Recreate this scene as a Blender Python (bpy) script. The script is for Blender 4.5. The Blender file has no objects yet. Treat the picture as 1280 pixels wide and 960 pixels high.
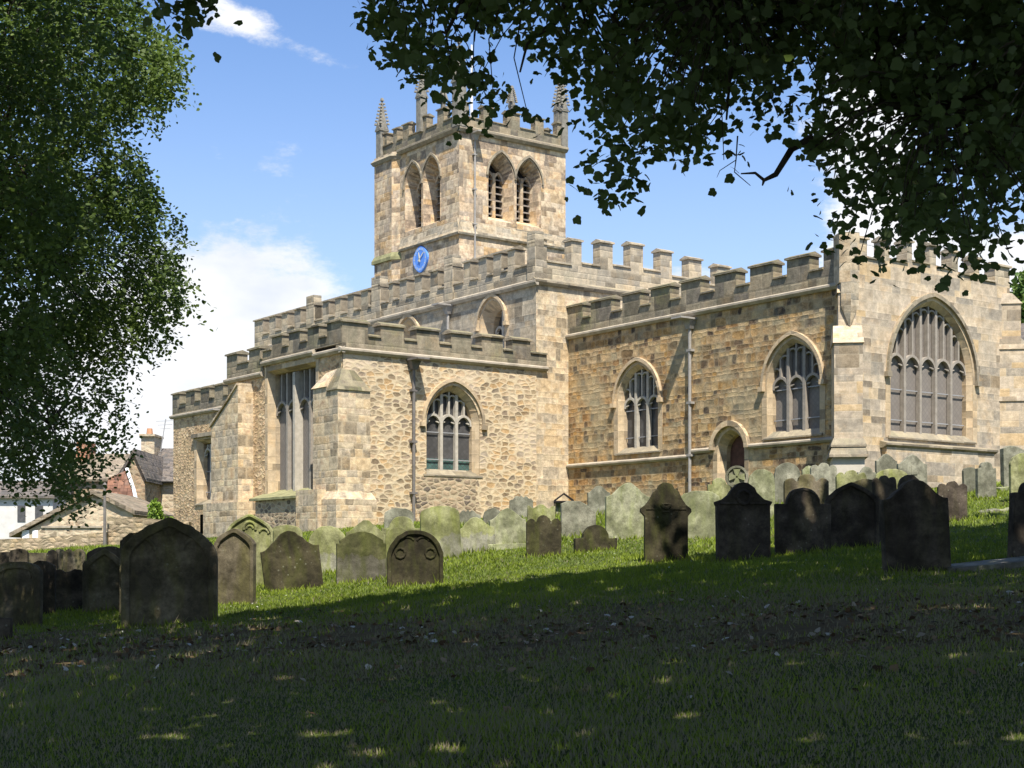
import bpy, math, random
import numpy as np
from mathutils import Vector, Matrix
R = math.radians
random.seed(7); rng = np.random.default_rng(11)
EYE = 1.6
scn = bpy.context.scene
col = scn.collection

# ---------------------------------------------------------------- camera, world, sun, exposure
FPX = 1886.0                                   # focal length of a 1280 px wide picture, in pixels
cam = bpy.data.cameras.new('camera'); camo = bpy.data.objects.new('camera', cam); col.objects.link(camo)
camo.location = (0, 0, EYE); camo.rotation_euler = (R(90), 0, 0)
cam.sensor_width = 36; cam.lens = FPX / 1280 * 36; cam.shift_y = 220 / 1280
cam.clip_end = 3000; cam.clip_start = 0.1
scn.camera = camo

SUN_EL = 58.0
sdir = Vector((.175, -.984, 0)).normalized() * math.cos(R(SUN_EL)); sdir.z = math.sin(R(SUN_EL))
sun = bpy.data.lights.new('sun', 'SUN'); suno = bpy.data.objects.new('sun', sun); col.objects.link(suno)
sun.energy = 4.6; sun.angle = R(.5); sun.color = (1, .94, .85)
suno.rotation_euler = sdir.to_track_quat('Z', 'Y').to_euler()

world = bpy.data.worlds.new('World'); scn.world = world; world.use_nodes = True
nt = world.node_tree; nt.nodes.clear()
def N(nt, typ, **kw):
    n = nt.nodes.new(typ)
    for k, v in kw.items():
        if k.startswith('i_'):
            key = k[2:]; key = int(key) if key.isdigit() else key.replace('_', ' ')
            if isinstance(v, bpy.types.NodeSocket): nt.links.new(v, n.inputs[key])
            else: n.inputs[key].default_value = v
        else: setattr(n, k, v)
    return n
def MA(nt, op, a, b=None, c=None, clamp=False):
    n = nt.nodes.new('ShaderNodeMath'); n.operation = op; n.use_clamp = clamp
    for i, v in enumerate((a, b, c)):
        if v is None: continue
        if isinstance(v, bpy.types.NodeSocket): nt.links.new(v, n.inputs[i])
        else: n.inputs[i].default_value = v
    return n.outputs[0]
def MIX(nt, f, a, b, blend='MIX'):
    n = nt.nodes.new('ShaderNodeMix'); n.data_type = 'RGBA'; n.blend_type = blend
    for i, v in ((0, f), (6, a), (7, b)):
        if isinstance(v, bpy.types.NodeSocket): nt.links.new(v, n.inputs[i])
        else: n.inputs[i].default_value = (*v, 1) if isinstance(v, tuple) and len(v) == 3 else v
    return n.outputs[2]
def RAMP(nt, f, stops, interp='LINEAR'):
    n = nt.nodes.new('ShaderNodeValToRGB'); nt.links.new(f, n.inputs[0]); cr = n.color_ramp; cr.interpolation = interp
    while len(cr.elements) < len(stops): cr.elements.new(.5)
    for e, (p, c) in zip(cr.elements, stops):
        e.position = p; e.color = (*c, 1) if isinstance(c, tuple) else (c, c, c, 1)
    return n.outputs[0]
def SM(nt, v, lo, hi):
    n = nt.nodes.new('ShaderNodeMapRange'); n.interpolation_type = 'SMOOTHSTEP'
    nt.links.new(v, n.inputs[0]); n.inputs[1].default_value = lo; n.inputs[2].default_value = hi
    return n.outputs[0]
def setup_sky():
    sky = N(nt, 'ShaderNodeTexSky', sky_type='NISHITA', sun_disc=False)
    sky.sun_elevation = R(SUN_EL); sky.sun_rotation = math.atan2(sdir.x, sdir.y); sky.air_density = 1.0; sky.dust_density = .6; sky.ozone_density = 2.6
    tc = N(nt, 'ShaderNodeTexCoord')
    d = N(nt, 'ShaderNodeVectorMath', operation='NORMALIZE', i_0=tc.outputs['Generated']).outputs[0]
    sep = N(nt, 'ShaderNodeSeparateXYZ', i_0=d)
    zz = MA(nt, 'MAXIMUM', sep.outputs[2], .02)
    # cloud deck coordinates: direction projected on a high plane
    mp = N(nt, 'ShaderNodeMapping', i_Vector=d); mp.inputs['Scale'].default_value = (1, 1, 2.2)
    n1 = N(nt, 'ShaderNodeTexNoise', i_Vector=mp.outputs[0], i_Scale=5.5, i_Detail=9.0, i_Roughness=.58).outputs[0]
    def blob(px, py, rx, ry, amp, slope=0.0):      # an elongated bank of cloud at one bearing and height of the sky
        az = MA(nt, 'ARCTAN2', sep.outputs[0], sep.outputs[1]); el = MA(nt, 'ARCSINE', sep.outputs[2])
        a0 = math.atan((px - 640) / FPX); e0 = math.atan((700 - py) / FPX * math.cos(a0))
        u = MA(nt, 'SUBTRACT', az, a0); v = MA(nt, 'SUBTRACT', el, e0)
        c, s_ = math.cos(slope), math.sin(slope)
        u2 = MA(nt, 'DIVIDE', MA(nt, 'ADD', MA(nt, 'MULTIPLY', u, c), MA(nt, 'MULTIPLY', v, s_)), rx / FPX)
        v2 = MA(nt, 'DIVIDE', MA(nt, 'SUBTRACT', MA(nt, 'MULTIPLY', v, c), MA(nt, 'MULTIPLY', u, s_)), ry / FPX)
        r2 = MA(nt, 'ADD', MA(nt, 'MULTIPLY', u2, u2), MA(nt, 'MULTIPLY', v2, v2))
        return MA(nt, 'MULTIPLY', MA(nt, 'EXPONENT', MA(nt, 'MULTIPLY', r2, -1)), amp)
    tot = MA(nt, 'MULTIPLY', MA(nt, 'SUBTRACT', n1, .5), 2.1)
    for b in ((215, 470, 175, 120, 1.5), (150, 600, 200, 60, 1.2), (255, 370, 55, 40, .5), (362, 54, 125, 24, .58, -.36), (296, 30, 60, 30, .34, -.3), (1090, 210, 60, 200, .85), (1300, 350, 220, 55, .9), (860, 345, 210, 32, .5), (640, 420, 420, 60, .35),
              (-900, 400, 500, 160, .8), (2300, 350, 500, 160, .8), (4300, 200, 900, 300, .8)):
        tot = MA(nt, 'ADD', tot, blob(*b))
    tot = MA(nt, 'ADD', tot, MA(nt, 'MULTIPLY', MA(nt, 'SUBTRACT', N(nt, 'ShaderNodeTexNoise', i_Vector=mp.outputs[0], i_Scale=26.0, i_Detail=9.0, i_Roughness=.7).outputs[0], .5), .95))
    mask = SM(nt, tot, .3, .72)
    n2 = N(nt, 'ShaderNodeTexNoise', i_Vector=mp.outputs[0], i_Scale=14.0, i_Detail=6.0).outputs[0]
    ccol = RAMP(nt, n2, [(.3, (4.4, 4.6, 4.95)), (.6, (5.9, 5.85, 5.85))])
    veil = SM(nt, sep.outputs[2], .36, .02)
    base = MIX(nt, MA(nt, 'MULTIPLY', veil, .55), MIX(nt, 1.0, sky.outputs[0], (.76, .85, 1.0), 'MULTIPLY'), (4.0, 4.6, 5.5))
    c = MIX(nt, MA(nt, 'MULTIPLY', mask, .93), base, ccol)
    hz = SM(nt, n1, .4, .75)
    bg = N(nt, 'ShaderNodeBackground', i_0=c, i_1=.105)
    out = N(nt, 'ShaderNodeOutputWorld', i_0=bg.outputs[0])
setup_sky()
vs = scn.view_settings; vs.view_transform = 'Standard'; vs.look = 'None'; vs.exposure = .92; vs.gamma = 1; vs.use_curve_mapping = False

# ---------------------------------------------------------------- helpers
def setp(o, label=None, cat=None, group=None, kind=None):
    if label: o['label'] = label
    if cat: o['category'] = cat
    if group: o['group'] = group
    if kind: o['kind'] = kind
def empty(name, loc, rz=0, **kw):
    o = bpy.data.objects.new(name, None); col.objects.link(o); o.location = loc; o.rotation_euler = (0, 0, rz)
    o.empty_display_size = .3
    setp(o, **kw); MATS[o.name] = Matrix.Translation(loc) @ Matrix.Rotation(rz, 4, 'Z'); return o
MATS = {}
class MB:
    """collects faces in world metres; build() makes ONE mesh object with metric UVs."""
    def __init__(s): s.v = []; s.f = []
    def face(s, pts):
        i = len(s.v); s.v += [tuple(p) for p in pts]; s.f.append(tuple(range(i, i + len(pts))))
    def hexa(s, b, t):          # bottom 4 pts (ccw from above), top 4 pts
        i = len(s.v); s.v += [tuple(p) for p in b] + [tuple(p) for p in t]
        s.f += [(i+3, i+2, i+1, i), (i+4, i+5, i+6, i+7)] + [(i+k, i+(k+1) % 4, i+4+(k+1) % 4, i+4+k) for k in range(4)]
    def prism(s, ring0, ring1, caps=True):
        n = len(ring0); i = len(s.v); s.v += [tuple(p) for p in ring0] + [tuple(p) for p in ring1]
        s.f += [(i+k, i+(k+1) % n, i+n+(k+1) % n, i+n+k) for k in range(n)]
        if caps: s.f += [tuple(i+n-1-k for k in range(n)), tuple(i+n+k for k in range(n))]
    def tube(s, pts, rads, n=6, cap=True):
        rings = []
        for k, p in enumerate(pts):
            p = Vector(p); q = Vector(pts[min(k+1, len(pts)-1)]) - Vector(pts[max(k-1, 0)]); q.normalize()
            a = q.orthogonal().normalized() if k == 0 else (a - q * a.dot(q)).normalized(); b = q.cross(a)
            r = rads[k] if hasattr(rads, '__len__') else rads
            rings.append([p + (a * math.cos(2*math.pi*j/n) + b * math.sin(2*math.pi*j/n)) * r for j in range(n)])
        i = len(s.v)
        for g in rings: s.v += [tuple(p) for p in g]
        for k in range(len(rings)-1):
            for j in range(n):
                s.f.append((i+k*n+j, i+k*n+(j+1) % n, i+(k+1)*n+(j+1) % n, i+(k+1)*n+j))
        if cap: s.f += [tuple(i+n-1-j for j in range(n)), tuple(i+(len(rings)-1)*n+j for j in range(n))]
    def build(s, name, mat, parent=None, smooth=False, norm=True, bevel=0, **kw):
        me = bpy.data.meshes.new(name); me.from_pydata(s.v, [], s.f); me.update()
        if norm:
            import bmesh
            bm = bmesh.new(); bm.from_mesh(me); bmesh.ops.remove_doubles(bm, verts=bm.verts, dist=.0005); bmesh.ops.recalc_face_normals(bm, faces=bm.faces)
            if bevel:
                ed = [e for e in bm.edges if len(e.link_faces) == 2 and e.calc_face_angle(0) > .6]
                bmesh.ops.bevel(bm, geom=ed, offset=bevel, segments=1, affect='EDGES', clamp_overlap=True)
            bm.to_mesh(me); bm.free()
        uv = me.uv_layers.new(name='UVMap')
        nv = len(me.vertices); co = np.empty(nv*3); me.vertices.foreach_get('co', co); co = co.reshape(-1, 3)
        li = np.empty(len(me.loops), dtype=np.int32); me.loops.foreach_get('vertex_index', li)
        npol = len(me.polygons); nn = np.empty(npol*3); me.polygons.foreach_get('normal', nn); nn = nn.reshape(-1, 3)
        lt = np.empty(npol, dtype=np.int32); me.polygons.foreach_get('loop_total', lt)
        fn = np.repeat(nn, lt, axis=0); tn = np.stack([-fn[:, 1], fn[:, 0], 0*fn[:, 0]], 1); L = np.linalg.norm(tn, axis=1)
        flat = L < .2; tn[flat] = (1, 0, 0); L[flat] = 1; tn /= L[:, None]
        bt = np.cross(fn, tn); P = co[li]
        # keep opposite-facing walls consistent and shift each direction
        u = (P*tn).sum(1); v = np.where(flat, P[:, 1], P[:, 2] / np.maximum(.3, np.abs(bt[:, 2])))
        uv.data.foreach_set('uv', np.stack([u, v], 1).ravel())
        if parent is not None:
            M = MATS[parent.name].inverted() if parent.name in MATS else Matrix()
            me.transform(M)
        if mat: me.materials.append(mat)
        if smooth: me.polygons.foreach_set('use_smooth', [True]*npol)
        o = bpy.data.objects.new(name, me); col.objects.link(o)
        if parent is not None:
            o.parent = parent
            MATS[o.name] = MATS.get(parent.name, Matrix())
        setp(o, **kw); return o

# ---------------------------------------------------------------- materials
def newmat(name):
    m = bpy.data.materials.new(name); m.use_nodes = True; t = m.node_tree; t.nodes.clear()
    p = N(t, 'ShaderNodeBsdfPrincipled'); o = N(t, 'ShaderNodeOutputMaterial', i_0=p.outputs[0]); return m, t, p
def plain(name, c, rough=.8, var=.25, scale=3., bump=.0, metal=0., spec=.3):
    m, t, p = newmat(name)
    tc = N(t, 'ShaderNodeTexCoord').outputs['Object']
    n = N(t, 'ShaderNodeTexNoise', i_Vector=tc, i_Scale=scale, i_Detail=8.0, i_Roughness=.65).outputs[0]
    lo = tuple(x*(1-var) for x in c); hi = tuple(min(1, x*(1+var)) for x in c)
    c_ = RAMP(t, n, [(.3, lo), (.7, hi)]); t.links.new(c_, p.inputs['Base Color'])
    p.inputs['Roughness'].default_value = rough; p.inputs['Metallic'].default_value = metal; p.inputs['Specular IOR Level'].default_value = spec
    if bump:
        b = N(t, 'ShaderNodeBump', i_Strength=bump, i_Distance=.03, i_Height=n); t.links.new(b.outputs[0], p.inputs['Normal'])
    return m
def masonry(name, palette, w=.45, h=.24, mortar=(.42, .36, .28), mw=.012, mix=1., distort=.03, stain=(.12, .115, .09), stainamt=.5, rough_edge=.5, moss=0., bump=.6, hi_noise=.35, patch=None):
    """coursed stone: rows of varying height, blocks of varying length, each block its own tone."""
    m, t, p = newmat(name)
    uv = N(t, 'ShaderNodeUVMap', uv_map='UVMap').outputs[0]
    nd = N(t, 'ShaderNodeTexNoise', i_Vector=uv, i_Scale=3.1, i_Detail=4.0)
    dv = N(t, 'ShaderNodeVectorMath', operation='SUBTRACT', i_0=nd.outputs['Color'], i_1=(.5, .5, .5)).outputs[0]
    dv = N(t, 'ShaderNodeVectorMath', operation='SCALE', i_0=dv, i_Scale=distort*2).outputs[0]
    q = N(t, 'ShaderNodeVectorMath', operation='ADD', i_0=uv, i_1=dv).outputs[0]
    s = N(t, 'ShaderNodeSeparateXYZ', i_0=q); x, y = s.outputs[0], s.outputs[1]
    # uneven course heights
    y1 = MA(t, 'DIVIDE', y, h)
    y2 = MA(t, 'ADD', y1, MA(t, 'MULTIPLY', MA(t, 'SINE', MA(t, 'MULTIPLY', y1, 1.7)), .28))
    row = MA(t, 'FLOOR', y2); fy = MA(t, 'FRACT', y2)
    r1 = N(t, 'ShaderNodeTexWhiteNoise', noise_dimensions='1D', i_W=row).outputs[0]
    xw = MA(t, 'DIVIDE', x, w)
    x1 = MA(t, 'MULTIPLY_ADD', xw, MA(t, 'MULTIPLY_ADD', r1, .7, .65), MA(t, 'MULTIPLY', r1, 17.3))
    x2 = MA(t, 'ADD', x1, MA(t, 'MULTIPLY', MA(t, 'SINE', MA(t, 'MULTIPLY_ADD', x1, 2.3, MA(t, 'MULTIPLY', row, 1.9))), .3))
    cx = MA(t, 'FLOOR', x2); fx = MA(t, 'FRACT', x2)
    cv = N(t, 'ShaderNodeCombineXYZ', i_0=cx, i_1=row).outputs[0]
    rc = N(t, 'ShaderNodeTexWhiteNoise', noise_dimensions='2D', i_Vector=cv); rv = rc.outputs[0]
    ex = MA(t, 'MULTIPLY', MA(t, 'MINIMUM', fx, MA(t, 'SUBTRACT', 1, fx)), w)
    ey = MA(t, 'MULTIPLY', MA(t, 'MINIMUM', fy, MA(t, 'SUBTRACT', 1, fy)), h)
    # rounded corners: smooth-min of both edge distances
    ed = MA(t, 'SMOOTH_MIN', ex, ey, .05*rough_edge*2)
    nf = N(t, 'ShaderNodeTexNoise', i_Vector=uv, i_Scale=11.0, i_Detail=6.0, i_Roughness=.7).outputs[0]
    ed = MA(t, 'ADD', ed, MA(t, 'MULTIPLY', MA(t, 'SUBTRACT', nf, .5), .05*rough_edge))
    mm = SM(t, ed, mw*1.8, mw*.6)
    return finish_stone(t, m, p, uv, rv, mm, ed, palette, mortar, mix, stain, stainamt, moss, bump, hi_noise, patch)
def finish_stone(t, m, p, uv, rv, mm, ed, palette, mortar, mix, stain, stainamt, moss, bump, hi_noise, patch):
    palette = [(q_[0]*1.03, q_[1]*.955, q_[2]*.875) for q_ in palette]; mortar = (mortar[0], mortar[1]*.96, mortar[2]*.85); k = len(palette)
    c = RAMP(t, rv, [(i/k, pc) for i, pc in enumerate(palette)], 'CONSTANT')
    n_f = N(t, 'ShaderNodeTexNoise', i_Vector=uv, i_Scale=24.0, i_Detail=8.0, i_Roughness=.75).outputs[0]
    n_m = N(t, 'ShaderNodeTexNoise', i_Vector=uv, i_Scale=4.2, i_Detail=8.0, i_Roughness=.7).outputs[0]
    n_l = N(t, 'ShaderNodeTexNoise', i_Vector=uv, i_Scale=.42, i_Detail=5.0, i_Roughness=.6).outputs[0]
    avg = tuple(sum(q[i] for q in palette)/k for i in range(3))
    c = MIX(t, SM(t, n_m, .48, .7), c, MIX(t, .4, c, avg))
    r2 = MA(t, 'FRACT', MA(t, 'MULTIPLY', rv, 37.3))
    c = MIX(t, MA(t, 'MULTIPLY', SM(t, r2, .86, .9), .75), c, tuple(v_*.42 for v_ in avg))
    c = MIX(t, MA(t, 'MULTIPLY', SM(t, r2, .16, .12), .5), c, (min(.7, avg[0]*1.4), min(.62, avg[1]*1.36), min(.5, avg[2]*1.3)))
    n_w = N(t, 'ShaderNodeTexNoise', i_Vector=uv, i_Scale=1.15, i_Detail=6.0, i_Roughness=.65).outputs[0]
    c = MIX(t, MA(t, 'MULTIPLY', SM(t, n_w, .52, .66), .35), c, (avg[0]*1.18, avg[1]*.98, avg[2]*.72))
    c = MIX(t, MA(t, 'MULTIPLY', SM(t, n_w, .46, .34), .35), c, (avg[0]*.62, avg[1]*.62, avg[2]*.62))
    c = MIX(t, hi_noise, c, RAMP(t, n_f, [(.25, .25), (.5, .55), (.75, 1.0)]), 'SOFT_LIGHT')
    c = MIX(t, hi_noise, c, RAMP(t, n_m, [(.28, .08), (.5, .5), (.72, 1.0)]), 'OVERLAY')
    if patch:
        pc, lo, hi, amt = patch
        c = MIX(t, MA(t, 'MULTIPLY', SM(t, n_l, lo, hi), amt), c, pc)
    c = MIX(t, MA(t, 'MULTIPLY', mm, mix), c, mortar)
    # soot and weather staining with vertical runs
    mp = N(t, 'ShaderNodeMapping', i_Vector=uv); mp.inputs['Scale'].default_value = (1.3, .35, 1); mp.inputs['Location'].default_value = (7, 3, 0)
    n_s = N(t, 'ShaderNodeTexNoise', i_Vector=mp.outputs[0], i_Scale=1.2, i_Detail=9.0, i_Roughness=.68).outputs[0]
    c = MIX(t, MA(t, 'MULTIPLY', SM(t, n_s, .47, .72), stainamt), c, stain)
    if moss:
        g = N(t, 'ShaderNodeNewGeometry'); nz = N(t, 'ShaderNodeSeparateXYZ', i_0=g.outputs['Normal']).outputs[2]
        up = MA(t, 'ADD', MA(t, 'MULTIPLY', SM(t, nz, .1, .8), .6), SM(t, n_l, .5, .7))
        c = MIX(t, MA(t, 'MULTIPLY', MA(t, 'MULTIPLY', up, SM(t, n_m, .35, .6)), moss, clamp=True), c, (.17, .18, .055))
    t.links.new(c, p.inputs['Base Color']); p.inputs['Roughness'].default_value = .92; p.inputs['Specular IOR Level'].default_value = .15
    hgt = MA(t, 'ADD', MA(t, 'MULTIPLY', SM(t, ed, 0, .05), .3), MA(t, 'ADD', MA(t, 'MULTIPLY', n_f, .45), MA(t, 'ADD', MA(t, 'MULTIPLY', rv, .12), MA(t, 'MULTIPLY', n_m, .5))))
    b = N(t, 'ShaderNodeBump', i_Strength=bump, i_Distance=.05, i_Height=hgt); t.links.new(b.outputs[0], p.inputs['Normal'])
    return m
def rubble(name, palette, sx=3.2, sy=5.2, mortar=(.5, .42, .31), mw=.05, distort=.1, mix=.9, stain=(.15, .14, .1), stainamt=.3, moss=0, bump=.9, hi_noise=.35, patch=None):
    m, t, p = newmat(name)
    uv = N(t, 'ShaderNodeUVMap', uv_map='UVMap').outputs[0]
    nd = N(t, 'ShaderNodeTexNoise', i_Vector=uv, i_Scale=2.3, i_Detail=3.0)
    dv = N(t, 'ShaderNodeVectorMath', operation='SUBTRACT', i_0=nd.outputs['Color'], i_1=(.5, .5, .5)).outputs[0]
    dv = N(t, 'ShaderNodeVectorMath', operation='SCALE', i_0=dv, i_Scale=distort*2).outputs[0]
    q = N(t, 'ShaderNodeVectorMath', operation='ADD', i_0=uv, i_1=dv).outputs[0]
    mp = N(t, 'ShaderNodeMapping', i_Vector=q); mp.inputs['Scale'].default_value = (sx, sy, 1)
    v1 = N(t, 'ShaderNodeTexVoronoi', voronoi_dimensions='2D', feature='F1', i_Vector=mp.outputs[0], i_Scale=1.0, i_Randomness=.85)
    v2 = N(t, 'ShaderNodeTexVoronoi', voronoi_dimensions='2D', feature='DISTANCE_TO_EDGE', i_Vector=mp.outputs[0], i_Scale=1.0, i_Randomness=.85)
    rv = N(t, 'ShaderNodeTexWhiteNoise', noise_dimensions='3D', i_Vector=v1.outputs['Color']).outputs[0]
    rnd = MA(t, 'SUBTRACT', MA(t, 'MULTIPLY_ADD', rv, .2, .58), v1.outputs['Distance'])
    nf = N(t, 'ShaderNodeTexNoise', i_Vector=uv, i_Scale=13.0, i_Detail=6.0, i_Roughness=.7).outputs[0]
    ed = MA(t, 'ADD', MA(t, 'SMOOTH_MIN', v2.outputs[0], MA(t, 'MULTIPLY', rnd, .8), .08), MA(t, 'MULTIPLY', MA(t, 'SUBTRACT', nf, .5), .2))
    mwv = MA(t, 'MULTIPLY_ADD', N(t, 'ShaderNodeTexNoise', i_Vector=uv, i_Scale=1.1, i_Detail=3.0).outputs[0], .14, mw-.04)
    mm = N(t, 'ShaderNodeMapRange', i_Value=ed, i_1=MA(t, 'ADD', mwv, .05), i_2=mwv).outputs[0]
    return finish_stone(t, m, p, uv, rv, mm, MA(t, 'MULTIPLY', ed, .15), palette, mortar, mix, stain, stainamt, moss, bump, hi_noise, patch)

def gravemat(name, c1, c2, moss=(.13, .15, .04), mossamt=.6, low=None):
    m, t, p = newmat(name)
    tc = N(t, 'ShaderNodeTexCoord').outputs['Object']
    oi = N(t, 'ShaderNodeObjectInfo').outputs['Random']
    off = N(t, 'ShaderNodeVectorMath', operation='SCALE', i_0=(31., 17., 23.), i_Scale=oi).outputs[0]
    q = N(t, 'ShaderNodeVectorMath', operation='ADD', i_0=tc, i_1=off).outputs[0]
    nl = N(t, 'ShaderNodeTexNoise', i_Vector=q, i_Scale=1.7, i_Detail=6.0, i_Roughness=.6).outputs[0]
    nf = N(t, 'ShaderNodeTexNoise', i_Vector=q, i_Scale=22.0, i_Detail=8.0, i_Roughness=.75).outputs[0]
    mp = N(t, 'ShaderNodeMapping', i_Vector=q); mp.inputs['Scale'].default_value = (5, 5, 1.1)
    ns = N(t, 'ShaderNodeTexNoise', i_Vector=mp.outputs[0], i_Scale=1.0, i_Detail=6.0, i_Roughness=.6).outputs[0]
    c = MIX(t, SM(t, nl, .35, .68), c1, c2)
    if low:
        z = N(t, 'ShaderNodeSeparateXYZ', i_0=tc).outputs[2]
        zz = MA(t, 'ADD', z, MA(t, 'MULTIPLY', MA(t, 'SUBTRACT', nl, .5), 1.1))
        c = MIX(t, MA(t, 'MULTIPLY', SM(t, zz, low[1]+.03, low[1]-.03), .75), c, low[0])
    c = MIX(t, .45, c, RAMP(t, nf, [(.25, .2), (.75, .9)]), 'OVERLAY')
    c = MIX(t, MA(t, 'MULTIPLY', SM(t, ns, .42, .66), mossamt), c, moss)
    n4 = N(t, 'ShaderNodeTexNoise', i_Vector=q, i_Scale=4.5, i_Detail=9.0, i_Roughness=.7).outputs[0]
    c = MIX(t, .8, c, RAMP(t, n4, [(.28, .12), (.5, .5), (.72, .85)]), 'OVERLAY')
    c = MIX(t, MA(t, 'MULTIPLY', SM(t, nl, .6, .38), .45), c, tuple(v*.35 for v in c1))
    # fleck of pale lichen
    vo = N(t, 'ShaderNodeTexVoronoi', i_Vector=q, i_Scale=9.0).outputs[0]
    fl = MA(t, 'MULTIPLY', SM(t, vo, .2, .1), SM(t, nl, .5, .6))
    c = MIX(t, MA(t, 'MULTIPLY', fl, .35), c, (.3, .3, .22))
    t.links.new(c, p.inputs['Base Color']); p.inputs['Roughness'].default_value = .95; p.inputs['Specular IOR Level'].default_value = .15
    hh = MA(t, 'ADD', MA(t, 'MULTIPLY', nf, .5), nl)
    b = N(t, 'ShaderNodeBump', i_Strength=.5, i_Distance=.04, i_Height=hh); t.links.new(b.outputs[0], p.inputs['Normal'])
    return m
M_SOOT = None
def leafmat(name, c1, c2, trans=.35, rough=.55):
    m, t, p = newmat(name)
    at = N(t, 'ShaderNodeAttribute', attribute_name='tone').outputs['Fac']
    c = MIX(t, at, c1, c2)
    t.links.new(c, p.inputs['Base Color']); p.inputs['Roughness'].default_value = rough; p.inputs['Specular IOR Level'].default_value = .25
    tr = N(t, 'ShaderNodeBsdfTranslucent'); t.links.new(MIX(t, .5, c, (.22, .34, .05), 'MIX'), tr.inputs[0])
    mx = N(t, 'ShaderNodeMixShader', i_0=trans, i_1=p.outputs[0], i_2=tr.outputs[0])
    t.links.new(mx.outputs[0], t.nodes['Material Output'].inputs[0]); return m

M = {}
OCH = [(.40, .26, .115), (.46, .33, .165), (.33, .20, .09), (.43, .31, .17), (.35, .27, .155), (.48, .37, .22), (.13, .095, .065), (.42, .275, .12), (.44, .33, .19), (.24, .165, .095), (.50, .375, .20), (.37, .25, .13), (.09, .07, .055), (.42, .26, .10), (.36, .31, .2)]
M['chancel'] = masonry('coursed_ochre_stone', [tuple(v*.87 for v in q) for q in OCH], .30, .19, mortar=(.38, .30, .20), mw=.012, mix=.5, distort=.075, stain=(.26, .25, .17), stainamt=.45, rough_edge=1.1, bump=.45, hi_noise=.75, patch=((.42, .38, .25), .5, .62, .45))
M['ashlar'] = masonry('pale_ashlar', [(.40, .35, .27), (.44, .38, .29), (.36, .32, .26), (.42, .37, .29), (.47, .39, .27), (.33, .30, .245), (.45, .40, .32), (.46, .36, .22), (.28, .26, .22)], .62, .27, mortar=(.45, .41, .335), mw=.005, mix=.4, distort=.012, stain=(.25, .235, .2), stainamt=.45, rough_edge=.35, bump=.2, hi_noise=.45)
M['tower'] = masonry('tower_ashlar', [(.47, .38, .27), (.51, .43, .31), (.44, .31, .17), (.54, .45, .33), (.40, .33, .25), (.52, .40, .25), (.23, .19, .15), (.49, .42, .32), (.36, .31, .25)], .6, .30, mortar=(.43, .35, .26), mw=.006, mix=.35, distort=.035, stain=(.19, .165, .13), stainamt=.85, rough_edge=.6, bump=.3, hi_noise=.65)
M['nave'] = masonry('grey_clerestory_ashlar', [(.34, .31, .245), (.38, .33, .25), (.30, .28, .23), (.40, .36, .28), (.36, .30, .21), (.26, .25, .21), (.39, .34, .25)], .5, .28, mortar=(.35, .32, .26), mw=.005, mix=.35, distort=.02, stain=(.17, .16, .13), stainamt=.6, rough_edge=.5, bump=.25, hi_noise=.55)
M['parapet'] = masonry('weathered_parapet_stone', [(.21, .19, .145), (.25, .225, .17), (.17, .158, .13), (.23, .21, .155), (.27, .235, .17), (.145, .135, .115), (.215, .2, .15)], .55, .33, mortar=(.17, .16, .13), mw=.006, mix=.45, distort=.012, stain=(.13, .13, .09), stainamt=.6, rough_edge=.4, moss=.5, bump=.45, hi_noise=.5)
M['naveparapet'] = masonry('pale_parapet_stone', [(.36, .33, .26), (.42, .37, .28), (.32, .295, .24), (.39, .35, .27), (.45, .39, .28), (.28, .26, .215)], .55, .30, mortar=(.25, .23, .18), mw=.006, mix=.45, distort=.012, stain=(.19, .185, .15), stainamt=.6, rough_edge=.4, moss=.15, bump=.45, hi_noise=.4)
RUB = [(.44, .35, .225), (.38, .31, .21), (.50, .41, .27), (.33, .28, .2), (.47, .35, .2), (.40, .33, .23), (.27, .22, .165), (.54, .45, .31), (.22, .185, .14), (.43, .30, .16)]
M['rubble'] = rubble('pale_mortared_rubble', RUB, 3.1, 6.2, mortar=(.58, .49, .36), mw=.025, distort=.08, bump=.6, stainamt=.22, stain=(.3, .27, .19), hi_noise=.5, patch=((.6, .5, .38), .52, .64, .5))
M['rubble2'] = rubble('rough_rubble', [(.50, .37, .22), (.42, .31, .19), (.55, .42, .26), (.36, .27, .18), (.52, .4, .26), (.28, .21, .14), (.58, .46, .31)], 3.4, 6.6, mortar=(.47, .36, .23), mw=.03, distort=.12, stainamt=.3, bump=.8, hi_noise=.6)
M['darkrubble'] = rubble('dark_rubble', [(.2, .17, .13), (.27, .22, .16), (.15, .13, .11), (.36, .29, .2), (.42, .34, .24)], 3.4, 6.0, mortar=(.45, .38, .28), mw=.03, distort=.06, stainamt=.2)
M['quoin'] = masonry('mixed_quoin_stone', [(.45, .39, .28), (.49, .42, .31), (.40, .35, .26), (.52, .43, .29), (.36, .32, .25), (.48, .38, .24)], .36, .29, mortar=(.52, .44, .33), mw=.009, mix=.5, distort=.05, stain=(.27, .24, .18), stainamt=.55, rough_edge=.9, bump=.35, hi_noise=.65)
M['dressed'] = masonry('dressed_window_stone', [(.44, .36, .24), (.48, .40, .28), (.41, .34, .24), (.50, .41, .28)], .9, .34, mortar=(.36, .31, .23), mw=.005, mix=.5, distort=.0, stain=(.26, .235, .19), stainamt=.5, rough_edge=.2, bump=.25, hi_noise=.3)
M['dressedgrey'] = masonry('grey_moulding_stone', [(.26, .235, .185), (.30, .27, .21), (.23, .21, .17), (.28, .255, .2)], .9, .6, mortar=(.16, .15, .12), mw=.004, mix=.5, distort=.0, stain=(.15, .145, .12), stainamt=.55, rough_edge=.2, moss=.2, bump=.3, hi_noise=.4)
M['string'] = plain('string_course_stone', (.36, .31, .235), .9, .3, 2.5, .3)
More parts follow.
